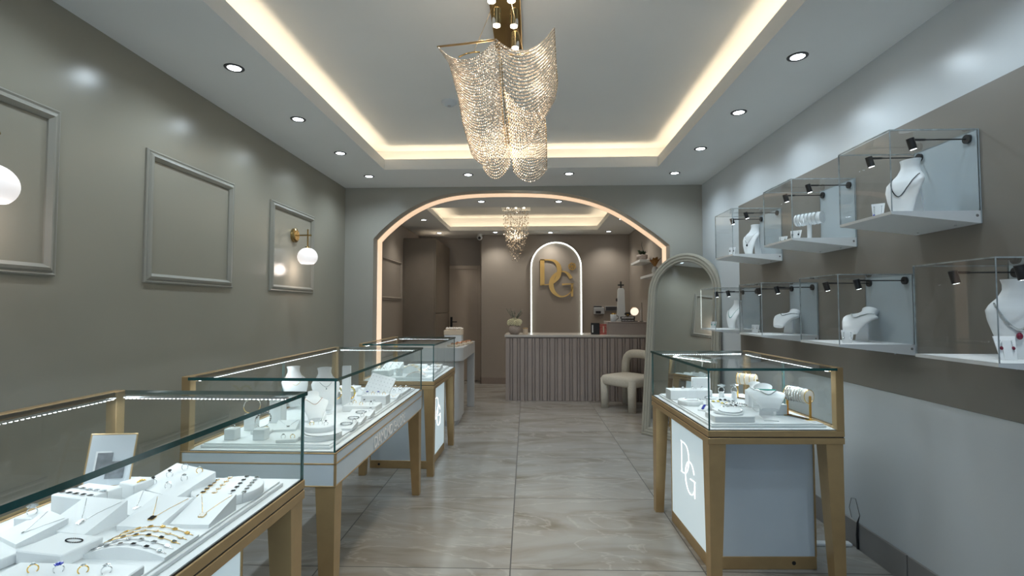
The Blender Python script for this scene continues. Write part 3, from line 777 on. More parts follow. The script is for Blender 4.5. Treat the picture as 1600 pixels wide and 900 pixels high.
# ---- chandelier of draped bead curtains
YC = 2.28
plate = thing('chandelier', 'large draped crystal bead chandelier hanging from a gold ceiling plate', 'chandelier', (0, 0, 0))
pa, pb = az(762, 1, ZU-.03), az(816, 77, ZU-.03)
MB().box(pa.x+.005, pb.x+.0, 1.55, pb.y, ZU-.032, ZU-.001, b=.002).build('ceiling_plate', 'gold_mirror', plate)
SP = [az(776, 40, 2.825), az(803, 41, 2.825), az(805, 75, 2.825), az(768, 2, 2.825), az(799, 1, 2.825), az(765, -40, 2.825), az(797, -40, 2.825)]
for p in SP:
    p.y = min(p.y, pb.y-.035)
    h = MB().cyl((p.x, p.y, ZU-.032), (p.x, p.y, 2.825), .023, n=24).build('spot_can', 'silver', plate)
    MB().cyl((p.x, p.y, 2.8245), (p.x, p.y, 2.822), .019, n=20).build('spot_lens', 'e_warm', h)
    spot('chandelier_spot', (p.x, p.y, 2.81), (0, 0, 0), 9, (1, .84, .62), 70, .8, .02)
def P3(px, py, y): return ay(px, py, y)
def rail(pts, y): return [P3(a, b, y if not isinstance(y, (list, tuple)) else y[i]) for i, (a, b) in enumerate(pts)]
def interp(P, t):
    ls = [(P[i+1]-P[i]).length for i in range(len(P)-1)]; s = t*sum(ls)
    for i, l in enumerate(ls):
        if s <= l or i == len(ls)-1: return P[i].lerp(P[i+1], min(s/l, 1))
        s -= l
def curtain(RA, RB, rows, sag0, sag1, bulge, r, nm='bead_curtain', row_pow=1.0):
    m = MB()
    for i in range(rows):
        t = i/(rows-1); a = interp(RA, t); b = interp(RB, t); sag = sag0+(sag1-sag0)*t**row_pow; w = (b-a).length
        pts = []
        for k in range(61):
            u = k/60; p = a.lerp(b, u); c = 4*u*(1-u); p.z -= sag*c; p.y -= bulge*c; pts.append(p)
        L_ = sum((pts[j+1]-pts[j]).length for j in range(60)); n = max(6, int(L_/(r*2.22))); acc = 0; nx = 0
        st = L_/n; j = 0
        for q in range(n+1):
            tgt = q*st
            while j < 59 and acc+(pts[j+1]-pts[j]).length < tgt: acc += (pts[j+1]-pts[j]).length; j += 1
            seg = (pts[j+1]-pts[j]).length; p = pts[j].lerp(pts[j+1], max(0, min(1, (tgt-acc)/seg if seg else 0)))
            m.octa(p, r*random.uniform(.92, 1.05), spin=True)
    return m.build(nm, 'crystal', plate, kind='stuff')
R1 = rail([(684, 73), (702, 98), (716, 150), (724, 195), (737, 240)], [2.20, 2.20, 2.22, 2.24, 2.26])
R2 = rail([(775, 62), (781, 100), (783, 150), (787, 195), (792, 232)], [2.02, 2.04, 2.10, 2.14, 2.18])
R3 = rail([(777, 64), (784, 100), (787, 150), (792, 200), (795, 225)], [2.03, 2.04, 2.08, 2.12, 2.16])
R4 = rail([(866, 44), (868, 90), (871, 130), (867, 155), (852, 176)], [2.30, 2.28, 2.24, 2.22, 2.22])
R5 = rail([(788, 140), (795, 190), (799, 235), (803, 268)], [2.30, 2.30, 2.30, 2.30])
R6 = rail([(850, 172), (853, 200), (854, 235), (854, 265)], [2.36, 2.36, 2.36, 2.36])
R7 = rail([(738, 205), (748, 235), (754, 252), (755, 262)], [2.44]*4)
R8 = rail([(794, 190), (796, 220), (797, 240), (797, 256)], [2.44]*4)
R9 = rail([(790, 180), (794, 200), (797, 215), (799, 225)], [2.2]*4)
curtain(R1, R2, 38, .085, .070, .02, .0045)
curtain(R3, R4, 29, .085, .085, .02, .0045)
curtain(R5, R6, 27, .06, .058, .02, .0043)
curtain(R7, R8, 15, .06, .066, .01, .0045)
for P_ in (R1, R2, R3, R4, R5, R6): MB().tube(P_, .0026, 8).build('rod', 'brass', plate)
MB().tube([R1[0], P3(730, 68, 2.14), R2[0]], .0045, 10).build('top_bar', 'gold', plate)
MB().tube([P3(793, 86, 2.4), P3(818, 85, 2.4), P3(843, 79, 2.38)], .004, 10).build('top_bar', 'gold', plate)
MB().tube([P3(717, 89, 2.38), P3(728, 84, 2.42), P3(740, 81.5, 2.44), P3(750, 81.5, 2.44)], .0035, 8).build('top_ring', 'brass', plate)
MB().tube([P3(740, 82, 2.42), Vector((-.175, 2.40, ZU-.03))], .0012, 6).build('wire', 'gold', plate)
MB().tube([P3(818, 82, 2.36), Vector((-.115, 2.34, ZU-.03))], .0012, 6).build('wire', 'gold', plate)
for p in ((-.20, 2.16, 2.46), (-.19, 2.18, 2.30), (-.17, 2.2, 2.12), (.02, 2.2, 2.48), (.01, 2.19, 2.32), (-.11, 2.24, 2.06)): point('chandelier_glow', p, .62, (1, .87, .70), .045)
# ---- small raindrop chandelier in the back room
pz = ZU; pc = az(806, 322, ZU); rc = thing('raindrop_chandelier', 'small raindrop crystal chandelier hanging from a square plate in the back room', 'chandelier', (pc.x, pc.y, 0))
MB().box(-.22, .22, -.22, .22, pz-.03, pz-.001, b=.003).build('ceiling_plate', 'silver', rc)
m = MB(); mw = MB()
zb_ = 2.03
for i in range(84):
    a = i*2.39996; rr = .20*math.sqrt((i+.5)/84); x, y = rr*math.cos(a), rr*math.sin(a)
    zend = zb_+(.50)*(rr/.20)**1.3+random.uniform(-.04, .04)
    mw.tube([(x, y, pz-.03), (x, y, zend)], .0006, 4, caps=False)
    z = zend; 
    for k in range(4): m.octa((x, y, z), .0100, sz=1.2, spin=True); z += random.uniform(.07, .19)
m.build('crystal_drops', 'crystal', rc, kind='stuff'); mw.build('drop_wires', 'silver', rc, kind='stuff')
point('raindrop_light', (pc.x, pc.y, 2.45), 2.2, (1, .86, .65), .05)
for dx in (-.12, 0, .12): MB().cyl((dx, 0, pz-.03), (dx, 0, pz-.036), .018, n=16).build('lamp_lens', 'e_warm', rc)

# ---- floating shelves with plants in the back room
def fshelf(x0, y0, y1, z, lab):
    o = MB().box(x0, XRB-.001, y0, y1, z, z+.035, b=.003).build('floating_shelf', 'white'); tag(o, lab, 'shelf', 'white floating shelves in the back room'); return o
fshelf(1.53, 7.22, 7.87, 2.005, 'upper white floating shelf holding a potted plant on the back room wall')
fshelf(1.53, 6.40, 7.19, 1.755, 'lower white floating shelf holding golden dried leaves beside the mirror')
def leaf_mb(m, base, n, spread, h, lw, mi=0):
    for i in range(n):
        a = i*2.4+random.uniform(-.3, .3); tl = random.uniform(.35, 1)*spread; hh = h*random.uniform(.6, 1)
        d = Vector((math.cos(a), math.sin(a), 0)); s_ = Vector((-d.y, d.x, 0))*lw; b = Vector(base)
        p1 = b+d*tl*.5+Vector((0, 0, hh*.7)); p2 = b+d*tl+Vector((0, 0, hh))
        m.add([b-s_*.3, b+s_*.3, p1+s_, p1-s_, p2, b+d*tl*.5+Vector((0, 0, hh*.7+.004))], [(0, 1, 2, 3), (3, 2, 4)], mi, True)
    return m
pp = thing('potted_plant', 'small bowl of dark succulents with a thin twig on the upper shelf', 'plant', (1.60, 7.38, 2.04))
MB().lathe([(0, 0), (.045, 0), (.075, .03), (.08, .075), (.072, .08), (.068, .07), (0, .068)], 24).build('bowl', 'pot', pp)
leaf_mb(leaf_mb(MB(), (-.02, 0, .07), 26, .08, .09, .012), (.03, .0, .07), 22, .06, .07, .010).build('leaves', 'leaf', pp)
MB().tube([(.02, 0, .07), (.01, 0, .16), (-.005, 0, .22), (.0, .0, .27)], .004, 6).build('twig', 'black', pp)
pp = thing('dried_plant', 'golden dried leaf sprig in a white vase on the lower shelf', 'plant', (1.60, 6.62, 1.79))
MB().lathe([(0, 0), (.03, 0), (.045, .04), (.03, .09), (.02, .10), (.016, .10), (0, .09)], 20).build('vase', 'white', pp)
leaf_mb(MB(), (0, 0, .09), 46, .11, .14, .018).build('dried_leaves', 'drygold', pp)
# ---- things on the counter
p = az(804, 523.2, zc); y_ = yc+.10
v = thing('flower_vase', 'round clay vase of cream hydrangeas and dark sprigs at the left end of the counter', 'flowers', (ay(804, 520, y_).x, y_, zc))
MB().lathe([(0, 0), (.055, 0), (.085, .035), (.092, .07), (.08, .115), (.055, .135), (.048, .13), (0, .12)], 28).build('vase', 'pot', v)
m = MB()
for cx_, cy_, cz_, R_ in ((-.045, -.01, .175, .060), (.035, -.03, .165, .058), (.0, .03, .195, .055), (.06, .02, .185, .045)):
    for i in range(60):
        a = i*2.4; ph = math.acos(1-1.7*(i+.5)/60); m.octa((cx_+R_*math.sin(ph)*math.cos(a), cy_+R_*math.sin(ph)*math.sin(a), cz_+R_*.8*math.cos(ph)), .011, spin=True)
m.build('hydrangea', 'flower', v)
m = MB()
for i in range(9):
    a = i*2.4; b_ = Vector((.02*math.cos(a), .02*math.sin(a), .20)); t_ = b_+Vector((.09*math.cos(a), .07*math.sin(a), .10+.07*((i*37) % 10)/10)); m.tube([b_, b_.lerp(t_, .5)+Vector((0, 0, .02)), t_], .0015, 5)
    for j in range(6): leaf_mb(m, b_.lerp(t_, .35+.13*j)+Vector((0, 0, .008)), 2, .035, .018, .009)
m.build('sprigs', 'leaf', v)
v = thing('candle_jar', 'small gold topped candle jar beside the flower vase', 'candle', (ay(821, 520, y_).x, y_, zc))
MB().cyl((0, 0, 0), (0, 0, .085), .036).build('jar', 'cream', v); MB().cyl((0, 0, .085), (0, 0, .1), .037).build('lid', 'gold', v)
bk0 = ay(925, 520, yc+.12)
for i, (px0, px1, c_, lab) in enumerate(((923.5, 936.5, 'black', 'black book standing on the counter beside the ledge'), (936.8, 947.5, 'redpaper', 'red and white patterned book standing against the raised ledge'))):
    a = ay(px0, 520, yc+.12).x; b = ay(px1, 520, yc+.12).x; h = .17 if i == 0 else .155
    v = thing('book', lab, 'book', (a, yc+.10, zc), 0, None)
    MB().box(0, b-a, 0, .006, 0, h).box(0, b-a, .03, .036, 0, h).box(0, .004, 0, .036, 0, h).build('cover', c_, v)
    MB().box(.004, b-a-.004, .007, .029, .004, h-.004).build('pages', 'white', v)
    MB().box(.012+.035*i, .030+.035*i, -.0008, 0, .03, h-.03).build('title_strip', 'white' if i == 0 else 'cream', v)
def onl(px, dy): return ay(px, 500, yc+.03+dy).x
v = thing('wall_printer', 'small grey receipt printer with a black slot fixed on the back wall', 'printer', (ay(936, 485, YB-.08).x, YB-.10, ay(936, 491, YB-.1).z))
MB().box(-.09, .09, 0, .097, 0, .12, b=.008).build('body', 'plastic_grey', v); MB().box(-.06, .03, -.004, 0, .015, .055).build('paper_slot', 'black', v)
MB().box(-.09, .05, .01, .08, .12, .145, b=.006).build('cover', 'black', v)
x0 = ay(946, 484, YB-.05).x; x1 = ay(966, 484, YB-.05).x
v = thing('wall_screen', 'narrow dark grey screen on the back wall behind the white column', 'screen', (x0, YB-.04, ay(950, 486, YB-.04).z))
MB().box(0, x1-x0, .0, .039, 0, .085, b=.003).build('casing', 'plastic_grey', v); MB().box(.008, x1-x0-.008, -.002, 0, .008, .077).build('display', 'darkgrey', v)
x0 = onl(971, .2)
v = thing('white_column', 'tall slim white column topped by a black cross shaped head on the ledge', 'equipment', (x0, yc+.26, zr))
MB().prism([(-.062, 0), (.062, 0), (.048, .47), (.03, .50), (-.03, .50), (-.048, .47)], -.03, .03, 'y').build('body', 'white', v)
MB().box(-.010, .010, -.012, .012, .50, .60).box(-.045, .045, -.012, .012, .535, .555).build('head', 'black', v)
MB().box(-.075, -.055, -.01, .01, .30, .345, b=.003).build('side_clip', 'black', v)
v = thing('printed_mug', 'pale mug with grey print on the raised ledge left of the column', 'mug', (onl(958.5, .12), yc+.15, zr))
MB().lathe([(0, 0), (.042, 0), (.045, .01), (.045, .105), (.041, .105), (.040, .01), (0, .008)], 24).build('body', 'photo_mat', v)
MB().tube([(.043, 0, .085), (.07, 0, .08), (.072, 0, .045), (.043, 0, .03)], .005, 8).build('handle', 'black', v)
MB().cyl((0, 0, .105), (0, 0, .125), .03).build('gold_filling', 'gold_bright', v)
v = thing('round_lit_mirror', 'round glowing table mirror on a black stand at the right of the ledge', 'mirror', (onl(992, .1), yc+.16, zr))
MB().cyl((0, 0, 0), (0, 0, .01), .05).cyl((0, 0, .01), (0, .02, .09), .007).build('stand', 'black', v)
X = T(0, 0, .150, 0, R(12)); MB().cyl((0, -.006, 0), (0, .012, 0), .066, n=36, X=X).build('rim', 'gold', v); MB().cyl((0, -.008, 0), (0, -.0062, 0), .060, n=36, X=X).build('lit_glass', 'e_ring', v)
v = thing('slogan_block', 'black block with rows of white lettering and a gold gem on the ledge', 'decor', (onl(982, .0), yc+.09, zr))
MB().box(-.105, .105, -.015, .015, .04, .075, b=.003).box(-.095, .095, -.02, .02, 0, .038, b=.003).build('block', 'black', v)
m = MB(); x = -.092
for k in range(13):
    w_ = .009+.004*(k % 3); m.box(x, x+w_*.8, -.0162, -.015, .050, .066); m.box(x+.004, x+.004+w_*.55, -.0212, -.020, .013, .025); x += w_+.0012
m.build('lettering', 'lettering', v)
MB().prism([(-.05, .11), (-.03, .135), (.03, .135), (.05, .11), (0, .075)], -.012, .012, 'y').build('gem', 'black', v)
MB().prism([(-.025, .112), (.025, .112), (0, .085)], -.014, -.0125, 'y').build('gold_facet', 'gold_bright', v)
for k, px in enumerate((1003, 1006)):
    v = thing('stemmed_stand', 'thin %s stand at the right end of the ledge partly hidden by the mirror' % ('pale', 'dark')[k], 'stand', (onl(px, .0), yc+.1+.05*k, zr))
    MB().cyl((0, 0, 0), (0, 0, .008), .02).build('foot', 'black', v); MB().cyl((0, 0, .008), (0, 0, .18+.1*k), .004).build('stem', ('silver', 'black')[k], v)
# boxes and trinkets on the curved desk
zd = .89
v = thing('keepsake_box', 'tall beige presentation box standing on the far part of the desk', 'box', (-1.03, 6.72, zd))
MB().box(-.14, .09, -.08, .08, 0, .10, b=.003).build('base', 'wall_pale', v); MB().box(-.145, .095, -.085, .085, .10, .165, b=.004).build('lid', 'cream', v)
for i in range(7):
    o = MB().octa((0, 0, .018), .022).octa((.018, .01, .016), .016).build('shell_ornament', 'pearl'); o.location = (-1.14+.03*i, 6.70+.02*(i % 2), zd+.1655); tag(o, 'pale shell shaped ornament heaped on the beige presentation box', 'ornament', 'shell ornaments on the presentation box')
for i in range(4):
    v = thing('jewellery_tray', '%s small rose gold jewellery tray in the row on the rounded desk' % ('first', 'second', 'third', 'fourth')[i], 'tray', (-.93+.035*i, 5.95+.17*i, zd), R(-10), 'rose gold trays on the desk')
    MB().box(-.07, .05, -.05, .05, 0, .022, b=.003).build('tray', 'cream', v)
    MB().tube([(-.04, 0, .03), (-.02, .01, .04), (0, -.01, .035), (.02, 0, .04), (.035, .01, .03)], .009, 8).build('bracelet', 'copper', v)
# cable and trunking by the right skirting
a = ax(1336, 793, XR-.014); j = jy[0]
cp_ = thing('power_cable', 'thin dark cable looping over the joint of the right skirting', 'cable', (0, 0, 0))
# jy holds the two joint positions; the nearer to the corner is the larger
jf = jy[1]
MB().tube([(XR-.018, jf, .005), (XR-.018, jf+.004, .08), (XR-.018, jf-.004, .15), (XR-.006, jf-.006, .19), (XR-.004, jf+.03, .27), (XR-.004, jf+.07, .26), (XR-.004, jf+.09, .20), (XR-.004, jf+.07, .15)], [.006, .006, .005, .0016, .0012, .0012, .0012, .0012], 8).build('wire', 'black', cp_)
c0 = az(1310, 852, 0); c1 = az(1344, 852, 0)
o = MB().box(c0.x-.15, XR-.025, c0.y-.02, c0.y+.02, .0005, .018, b=.004).build('cable_cover', 'white'); tag(o, 'short white cable cover on the floor beside the right skirting', 'cable cover')

# ================================================================== JEWELLERY AND ITS DISPLAYS
def one(mb, name, mats, loc, rot, label, cat, group=None, kind=None):
    o = mb.build(name, mats); o.location = loc; o.rotation_euler = rot if isinstance(rot, tuple) else (0, 0, rot)
    return tag(o, label, cat, group, kind)
def block(label, x, y, z, w, d, h, rz=0, name='display_block', group=None):
    one(MB().box(-w/2, w/2, -d/2, d/2, 0, h, b=.0025), name, 'velvet', (x, y, z), rz, label, 'display block', group)
    return (x, y, z, w, d, h, h, rz)
def wedge(label, x, y, z, w, d, h0, h1, rz=0, group=None):
    m = MB().prism([(-d/2, 0), (d/2, 0), (d/2, h1), (-d/2, h0)], -w/2, w/2, 'x')
    one(m, 'display_wedge', 'velvet', (x, y, z), rz, label, 'display pad', group)
    return (x, y, z, w, d, h0, h1, rz)
def top_of(b, u, v):
    """point on a block or wedge top, u and v from -1 to 1, and its tilt"""
    x, y, z, w, d, h0, h1, rz = b; lx, ly = u*w/2, v*d/2; h = h0+(h1-h0)*(v+1)/2
    return Vector((x+lx*math.cos(rz)-ly*math.sin(rz), y+lx*math.sin(rz)+ly*math.cos(rz), z+h)), math.atan2(h1-h0, d)
def disc(label, x, y, z, r, h):
    m = MB().lathe([(0, 0), (r-.002, 0), (r, .002), (r, h-.002), (r-.002, h), (0, h)], 48)
    return one(m, 'display_disc', 'velvet', (x, y, z), 0, label, 'display disc')
def clover(m, c, r, mi=0, rim=None, nrm=0):
    for k in range(4):
        a = PI/4+k*PI/2; q = (c[0]+r*.52*math.cos(a), c[1]+r*.52*math.sin(a), c[2])
        if rim is not None: m.cyl((q[0], q[1], q[2]), (q[0], q[1], q[2]+.0016), r*.60, n=10, mi=rim)
        m.cyl((q[0], q[1], q[2]), (q[0], q[1], q[2]+.0024), r*.46, n=10, mi=mi)
# --- rings
def ring_proto(metal, gem, gr=.0034, rr=.0088, halo=False):
    r = thing('ring', '', 'ring'); P = [(rr*math.cos(2*PI*k/24), 0, .006+rr*math.sin(2*PI*k/24)) for k in range(24)]
    MB().tube(P, .0013, 8, closed=True).build('band', metal, r)
    g = MB(); c = (0, 0, .006+rr+gr*.8)
    if halo:
        for k in range(8): a = k*PI/4; g.gem((c[0]+gr*1.2*math.cos(a), c[1]+gr*1.2*math.sin(a), c[2]-.001), gr*.5)
    g.gem(c, gr); g.build('gemstone', gem, r); return r
RG = {'silver': ring_proto('silver', 'diamond', .0040, halo=True), 'onyx': ring_proto('silver', 'onyx', .0060), 'gold': ring_proto('gold_bright', 'diamond', .0030, halo=True), 'blue': ring_proto('silver', 'sapphire', .0050, halo=True), 'big': ring_proto('silver', 'diamond', .0075, .0105, halo=True)}
RN = {'silver': 'silver ring', 'onyx': 'black stone ring', 'gold': 'gold ring', 'blue': 'blue stone ring', 'big': 'large stone ring'}
def ring(kind, p, rz, where, group=None, tilt=0, sc_=1.0):
    return place_or_dup(RG[kind], p, (tilt, 0, rz), '%s %s' % (RN[kind], where), group, scale=sc_ if sc_ != 1 else None)
ORD = ['first', 'second', 'third', 'fourth', 'fifth', 'sixth', 'seventh', 'eighth']
# --- necklaces lying on a pad
def pendant(b, metal, gem, rim, label, group=None, s=1.0):
    p, t = top_of(b, 0, .05); w, d = b[3], b[4]; n = thing('pendant_necklace', label, 'necklace', p+Vector((0, 0, .0006)), rot=(t, 0, b[7]), group=group)
    m = MB(); a = (-w*.42, d*.44, 0); e = (w*.42, d*.44, 0); q = (w*.12, -d*.26, 0)
    m.tube([a, (-w*.15, d*.10, 0), q], .0007, 6).tube([e, (w*.25, d*.10, 0), q], .0007, 6).build('chain', metal, n)
    m = MB(); clover(m, (q[0], q[1], 0), .0085*s, 0, 1); m.build('clover_pendant', [gem, rim], n); return n
# --- bracelets laid over an arched ramp or a disc
def ramp(label, x, y, z, w, d, h, rz=0):
    P = [(-w/2, 0)]+[(-w/2+w*k/16, .006+h*math.sin(PI*k/16)) for k in range(17)]+[(w/2, 0)]
    one(MB().prism(P, -d/2, d/2, 'y'), 'bracelet_ramp', 'velvet', (x, y, z), rz, label, 'display ramp'); return (x, y, z, w, d, h, rz)
def ramp_bracelet(b, v, metal, gem, rim, label, group=None, n=6, r=.0055, dense_=False):
    x, y, z, w, d, h, rz = b; o = thing('bracelet', label, 'bracelet', (x, y, z), rz, group); ly = v*d/2
    f = lambda u: (-w/2+w*u, ly, .0075+h*math.sin(PI*u))
    MB().tube([f(.03+.94*k/20) for k in range(21)], .0008, 6).build('chain', metal, o)
    m = MB()
    for k in range(n):
        u = (k+.7)/(n+.4); q = f(u); t = math.atan2(h*PI*math.cos(PI*u), w)
        k_ = MB(); clover(k_, (0, 0, 0), r, 0, 1); X = T(*q, ry=-t)
        for v_, fa, mi in ((k_.v, k_.f, k_.m),): m.add(v_, fa, 0, False, X); m.m[-len(fa):] = mi
    m.build('clover_charms', [gem, rim], o); return o
def disc_bracelet(x, y, z, r, h, off, rz, metal, gem, rim, label, n=6, cr=.0070):
    o = thing('bracelet', label, 'bracelet', (x, y, z+h), rz); l = math.sqrt(max(r*r-off*off, 1e-5))
    MB().tube([(off, -l-.002, -h*.8), (off, -l-.001, .001), (off, -l+.006, .0012), (off, l-.006, .0012), (off, l+.001, .001), (off, l+.002, -h*.8)], .0008, 6).build('chain', metal, o)
    m = MB()
    for k in range(n): clover(m, (off, -l*.86+l*1.72*k/(n-1), .001), cr, 0, 1)
    m.build('clover_charms', [gem, rim], o); return o
def flat_loop(x, y, z, a, b_, rz, mat_, label, r=.0022, name='tennis_bracelet', n=46, cat='bracelet', group=None, rot=None, arc=(0, 2*PI)):
    m = MB()
    for k in range(n):
        w = arc[0]+(arc[1]-arc[0])*k/n; m.octa((a*math.cos(w), b_*math.sin(w), r), r*1.02)
    return one(m, name, mat_, (x, y, z), rot if rot else rz, label, cat, group)
# --- necklace busts
SEC = [(0, .036, -.030, .013), (.12, .046, -.038, .014), (.30, .062, -.040, .016), (.48, .076, -.032, .020), (.60, .080, -.018, .024), (.68, .070, -.004, .026), (.76, .050, .008, .028), (.86, .037, .015, .028), (.94, .037, .017, .029), (1.0, .042, .018, .031)]
def sec_at(t):
    for a, b in zip(SEC, SEC[1:]):
        if t <= b[0]: k = (t-a[0])/(b[0]-a[0]); return [a[i]+(b[i]-a[i])*k for i in range(4)]
    return list(SEC[-1])
def bust(label, loc, rz, h=.26, tilt=0, s=None, group=None, cat='necklace bust'):
    s = h/.26 if s is None else s; o = thing('necklace_bust', label, cat, loc, rz, group)
    lift = .035*abs(math.sin(tilt))
    X = T(0, 0, lift) @ Euler((-tilt, 0, 0)).to_matrix().to_4x4()
    secs = []
    for k in range(31):
        t = k/30; _, hw, yc_, hd = sec_at(t); secs.append(((0, yc_*s, t*h), hw*s, hd*s))
    m = MB().loft(secs, 32, X=X); m.build('bust_form', 'velvet', o)
    top = X @ Vector((0, .03*s, h*.70)); foot = Vector((0, top.y+.02*s, 0))
    if tilt > .3: foot = Vector((0, top.y*.62, 0)); top = X @ Vector((0, .012*s, h*.55))
    m = MB(); q = .026*s
    m.add([(-q*1.2, foot.y-.004, 0), (q*1.2, foot.y-.004, 0), (q*1.2, foot.y+.006, 0), (-q*1.2, foot.y+.006, 0), (-q, top.y-.004, top.z), (q, top.y-.004, top.z), (q, top.y+.006, top.z), (-q, top.y+.006, top.z)],
          [(3, 2, 1, 0), (4, 5, 6, 7), (0, 1, 5, 4), (1, 2, 6, 5), (2, 3, 7, 6), (3, 0, 4, 7)])
    if tilt > .3: m.box(-.03*s, .03*s, -.045*s, foot.y+.02, 0, .004)
    m.build('easel_foot', 'velvet', o)
    return (o, X, h, s)
def bust_necklace(B_, label, metal, gem, drop=.30, hi=.80, bead=.0022, n=60, pend=None, gem2=None, group=None, gap=1):
    o, X, h, s = B_; nk = thing('necklace', label, 'necklace', o.location.copy(), o.rotation_euler.z, group); m = MB(); m2 = MB()
    def P(a):
        t = hi-drop*(1-abs(a)**1.7); _, hw, yc_, hd = sec_at(t); hw2 = hw*s; x = max(-.93, min(.93, a*.93))*min(hw2, .062*s)
        return X @ Vector((x, yc_*s-hd*s*math.sqrt(max(0, 1-(x/hw2)**2))-bead*.8, t*h))
    pts = [P(-1+2*k/40) for k in range(41)]
    m2.tube(pts, .0007, 6).build('chain', metal, nk)
    for k in range(n):
        a = -1+2*(k+.5)/n
        if gap > 1 and abs(a) > 1/gap: continue
        m.octa(P(a), bead*(1+.7*(1-abs(a)) if gem2 else 1), mi=0)
    if m.f: m.build('beads', gem, nk)
    if pend:
        q = P(0); m = MB(); m.gem((q.x, q.y-.002, q.z-pend*1.2), pend*.6, X=None); m.sphere((q.x, q.y-.002, q.z-pend*2.3), pend, 12, sz=1.3)
        m.build('pendant_stone', gem2 or gem, nk)
    return nk
# --- small earring stands
def ear_card(label, loc, rz, gem, lab2, w=.042, h=.055, group=None, drop=.016):
    o = thing('earring_stand', label, 'earring stand', loc, rz, group); t = R(16)
    X = Euler((-t, 0, 0)).to_matrix().to_4x4()
    MB().prism([(-w*.36, .0), (w*.36, .0), (w/2, h), (-w/2, h)], 0, .004, 'y', X=X).build('card', 'velvet', o)
    MB().prism([(.0, 0), (.026, 0), (.012, h*.8)], -w*.2, w*.2, 'x').build('back_leg', 'velvet', o)
    e = thing('earrings', lab2, 'earrings', loc, rz)
    for sx in (-1, 1):
        m = MB(); m.gem((sx*w*.27, -.003, h*.80), .0034, X=X); m.tube([(sx*w*.27, -.003, h*.78), (sx*w*.27, -.004, h*.80-drop+.004)], .0006, 5, X=X)
        m.sphere((sx*w*.27, -.005, h*.80-drop), .0048, 10, sz=1.35, mi=1, X=X); m.build('drop_earring', ['diamond', gem], e)
    return o
# --- padded rolls for bracelets
def roll(label, c, axis, L_, r, zb, metal, base_pts=None):
    """c: centre, axis: horizontal direction, on posts down to zb"""
    a = Vector(axis).normalized(); c = Vector(c); o = thing('bracelet_roll', label, 'bracelet stand', (c.x, c.y, zb)); k = c-Vector((c.x, c.y, zb))
    MB().cyl(k-a*L_/2, k+a*L_/2, r, n=36).build('padded_roll', 'velvet' if metal != 'gold' else 'cream_pad', o)
    m = MB()
    if metal == 'gold':
        for s_ in (-1, 1):
            e = k+a*s_*(L_/2+.004); m.box(e.x-.005, e.x+.005, e.y-.003, e.y+.003, 0, k.z+.004)
            u_ = a.orthogonal().normalized(); w_ = a.cross(u_); m.tube([e-a*s_*.005+(u_*math.cos(2*PI*i/36)+w_*math.sin(2*PI*i/36))*r for i in range(36)], .0022, 8, closed=True)
        f0 = k-a*(L_/2+.004); f1 = k+a*(L_/2+.004); w = Vector((-a.y, a.x, 0))*.014
        m.add([(f0-w)*1, (f1-w)*1, (f1+w)*1, (f0+w)*1], [(0, 1, 2, 3)]); v = m.v[-4:]
        for q in v: q.z = .004
        for q in (f0, f1): m.box(q.x-.022, q.x+.022, q.y-.010, q.y+.010, 0, .004)
        m.build('gold_stand', 'gold_bright', o)
    else:
        m.cyl((0, 0, 0), (0, 0, .006), .03).cyl((0, 0, .006), (0, 0, k.z-r*.9), .012).box(-.035, .035, -.028, .028, 0, .008).build('post', 'velvet', o)
    return o, c, a, r
M['cream_pad'] = mat('cream padded fabric', (.80, .72, .62), .7, var=.03)
def band_on_roll(Rl, u, label, mat_, kind='torus', group=None, k=1.0):
    o, c, a, r = Rl; p = c+a*u; b = a.orthogonal().normalized(); d = a.cross(b); m = MB(); rr = r+.0018*k
    if kind == 'torus': m.tube([(b*math.cos(w)+d*math.sin(w))*rr for w in [2*PI*i/32 for i in range(32)]], .0017*k, 8, closed=True)
    else:
        for i in range(30):
            w = 2*PI*i/30; m.octa((b*math.cos(w)+d*math.sin(w))*rr, .0024*k, mi=(i % 3 == 0)*1)
    return one(m, 'bracelet', [mat_, 'onyx'] if kind == 'mix' else [mat_, mat_], p, 0, label, 'bracelet', group)
def bangle(label, loc, rot, r, mat_, studs=None, t=.0022):
    o = thing('bangle', label, 'bangle', loc, rot=rot)
    MB().tube([(r*math.cos(w), 0, r*math.sin(w)) for w in [2*PI*i/36 for i in range(36)]], t, 10, closed=True).build('hoop', mat_, o)
    if studs:
        m = MB()
        for i in range(20): w = PI*i/19; m.octa((r*math.cos(w), 0, r*math.sin(w)), t*1.9, mi=i % 2)
        m.build('stones', [studs, 'diamond'], o)
    return o

def tray(label, s, x0, x1, y0, y1, z, rz=0):
    m = MB().box(x0, x1, y0, y1, 0, .012, b=.002); m.box(x0+.008, x1-.008, y0+.008, y1-.008, .012, .018, b=.001)
    return one(m, 'display_tray', 'velvet', (0, 0, z), 0, label, 'display tray')

# ------------------------------------------------ nearest left case
N1 = 'in the nearest left case'
z0 = .761+.018
tray('white display tray covering the deck of the nearest left case', -1, -1.42, -.825, .17, 1.655, .761)
b = wedge('sloped white ring block holding six rings at the far end of the nearest left case', -1.10, 1.53, z0, .20, .12, .022, .062, R(-24))
for k, (u, v, kd) in enumerate(((-.30, .72, 'silver'), (.45, .72, 'gold'), (-.40, .05, 'onyx'), (.35, .05, 'silver'), (-.55, -.6, 'onyx'), (.22, -.6, 'silver'))):
    p, t = top_of(b, u, v)
    ring(kd, p, R(40-24), 'in the %s row of the sloped six ring block, nearest left case' % ('back', 'middle', 'front')[k//2], 'rings on the six ring block')
b = wedge('white pad with a silver pendant in front of the six ring block', -1.105, 1.395, z0, .15, .10, .012, .030, R(-20)); pendant(b, 'silver', 'silver', 'silver', 'fine silver necklace with a plain round silver pendant in front of the six ring block', s=.7)
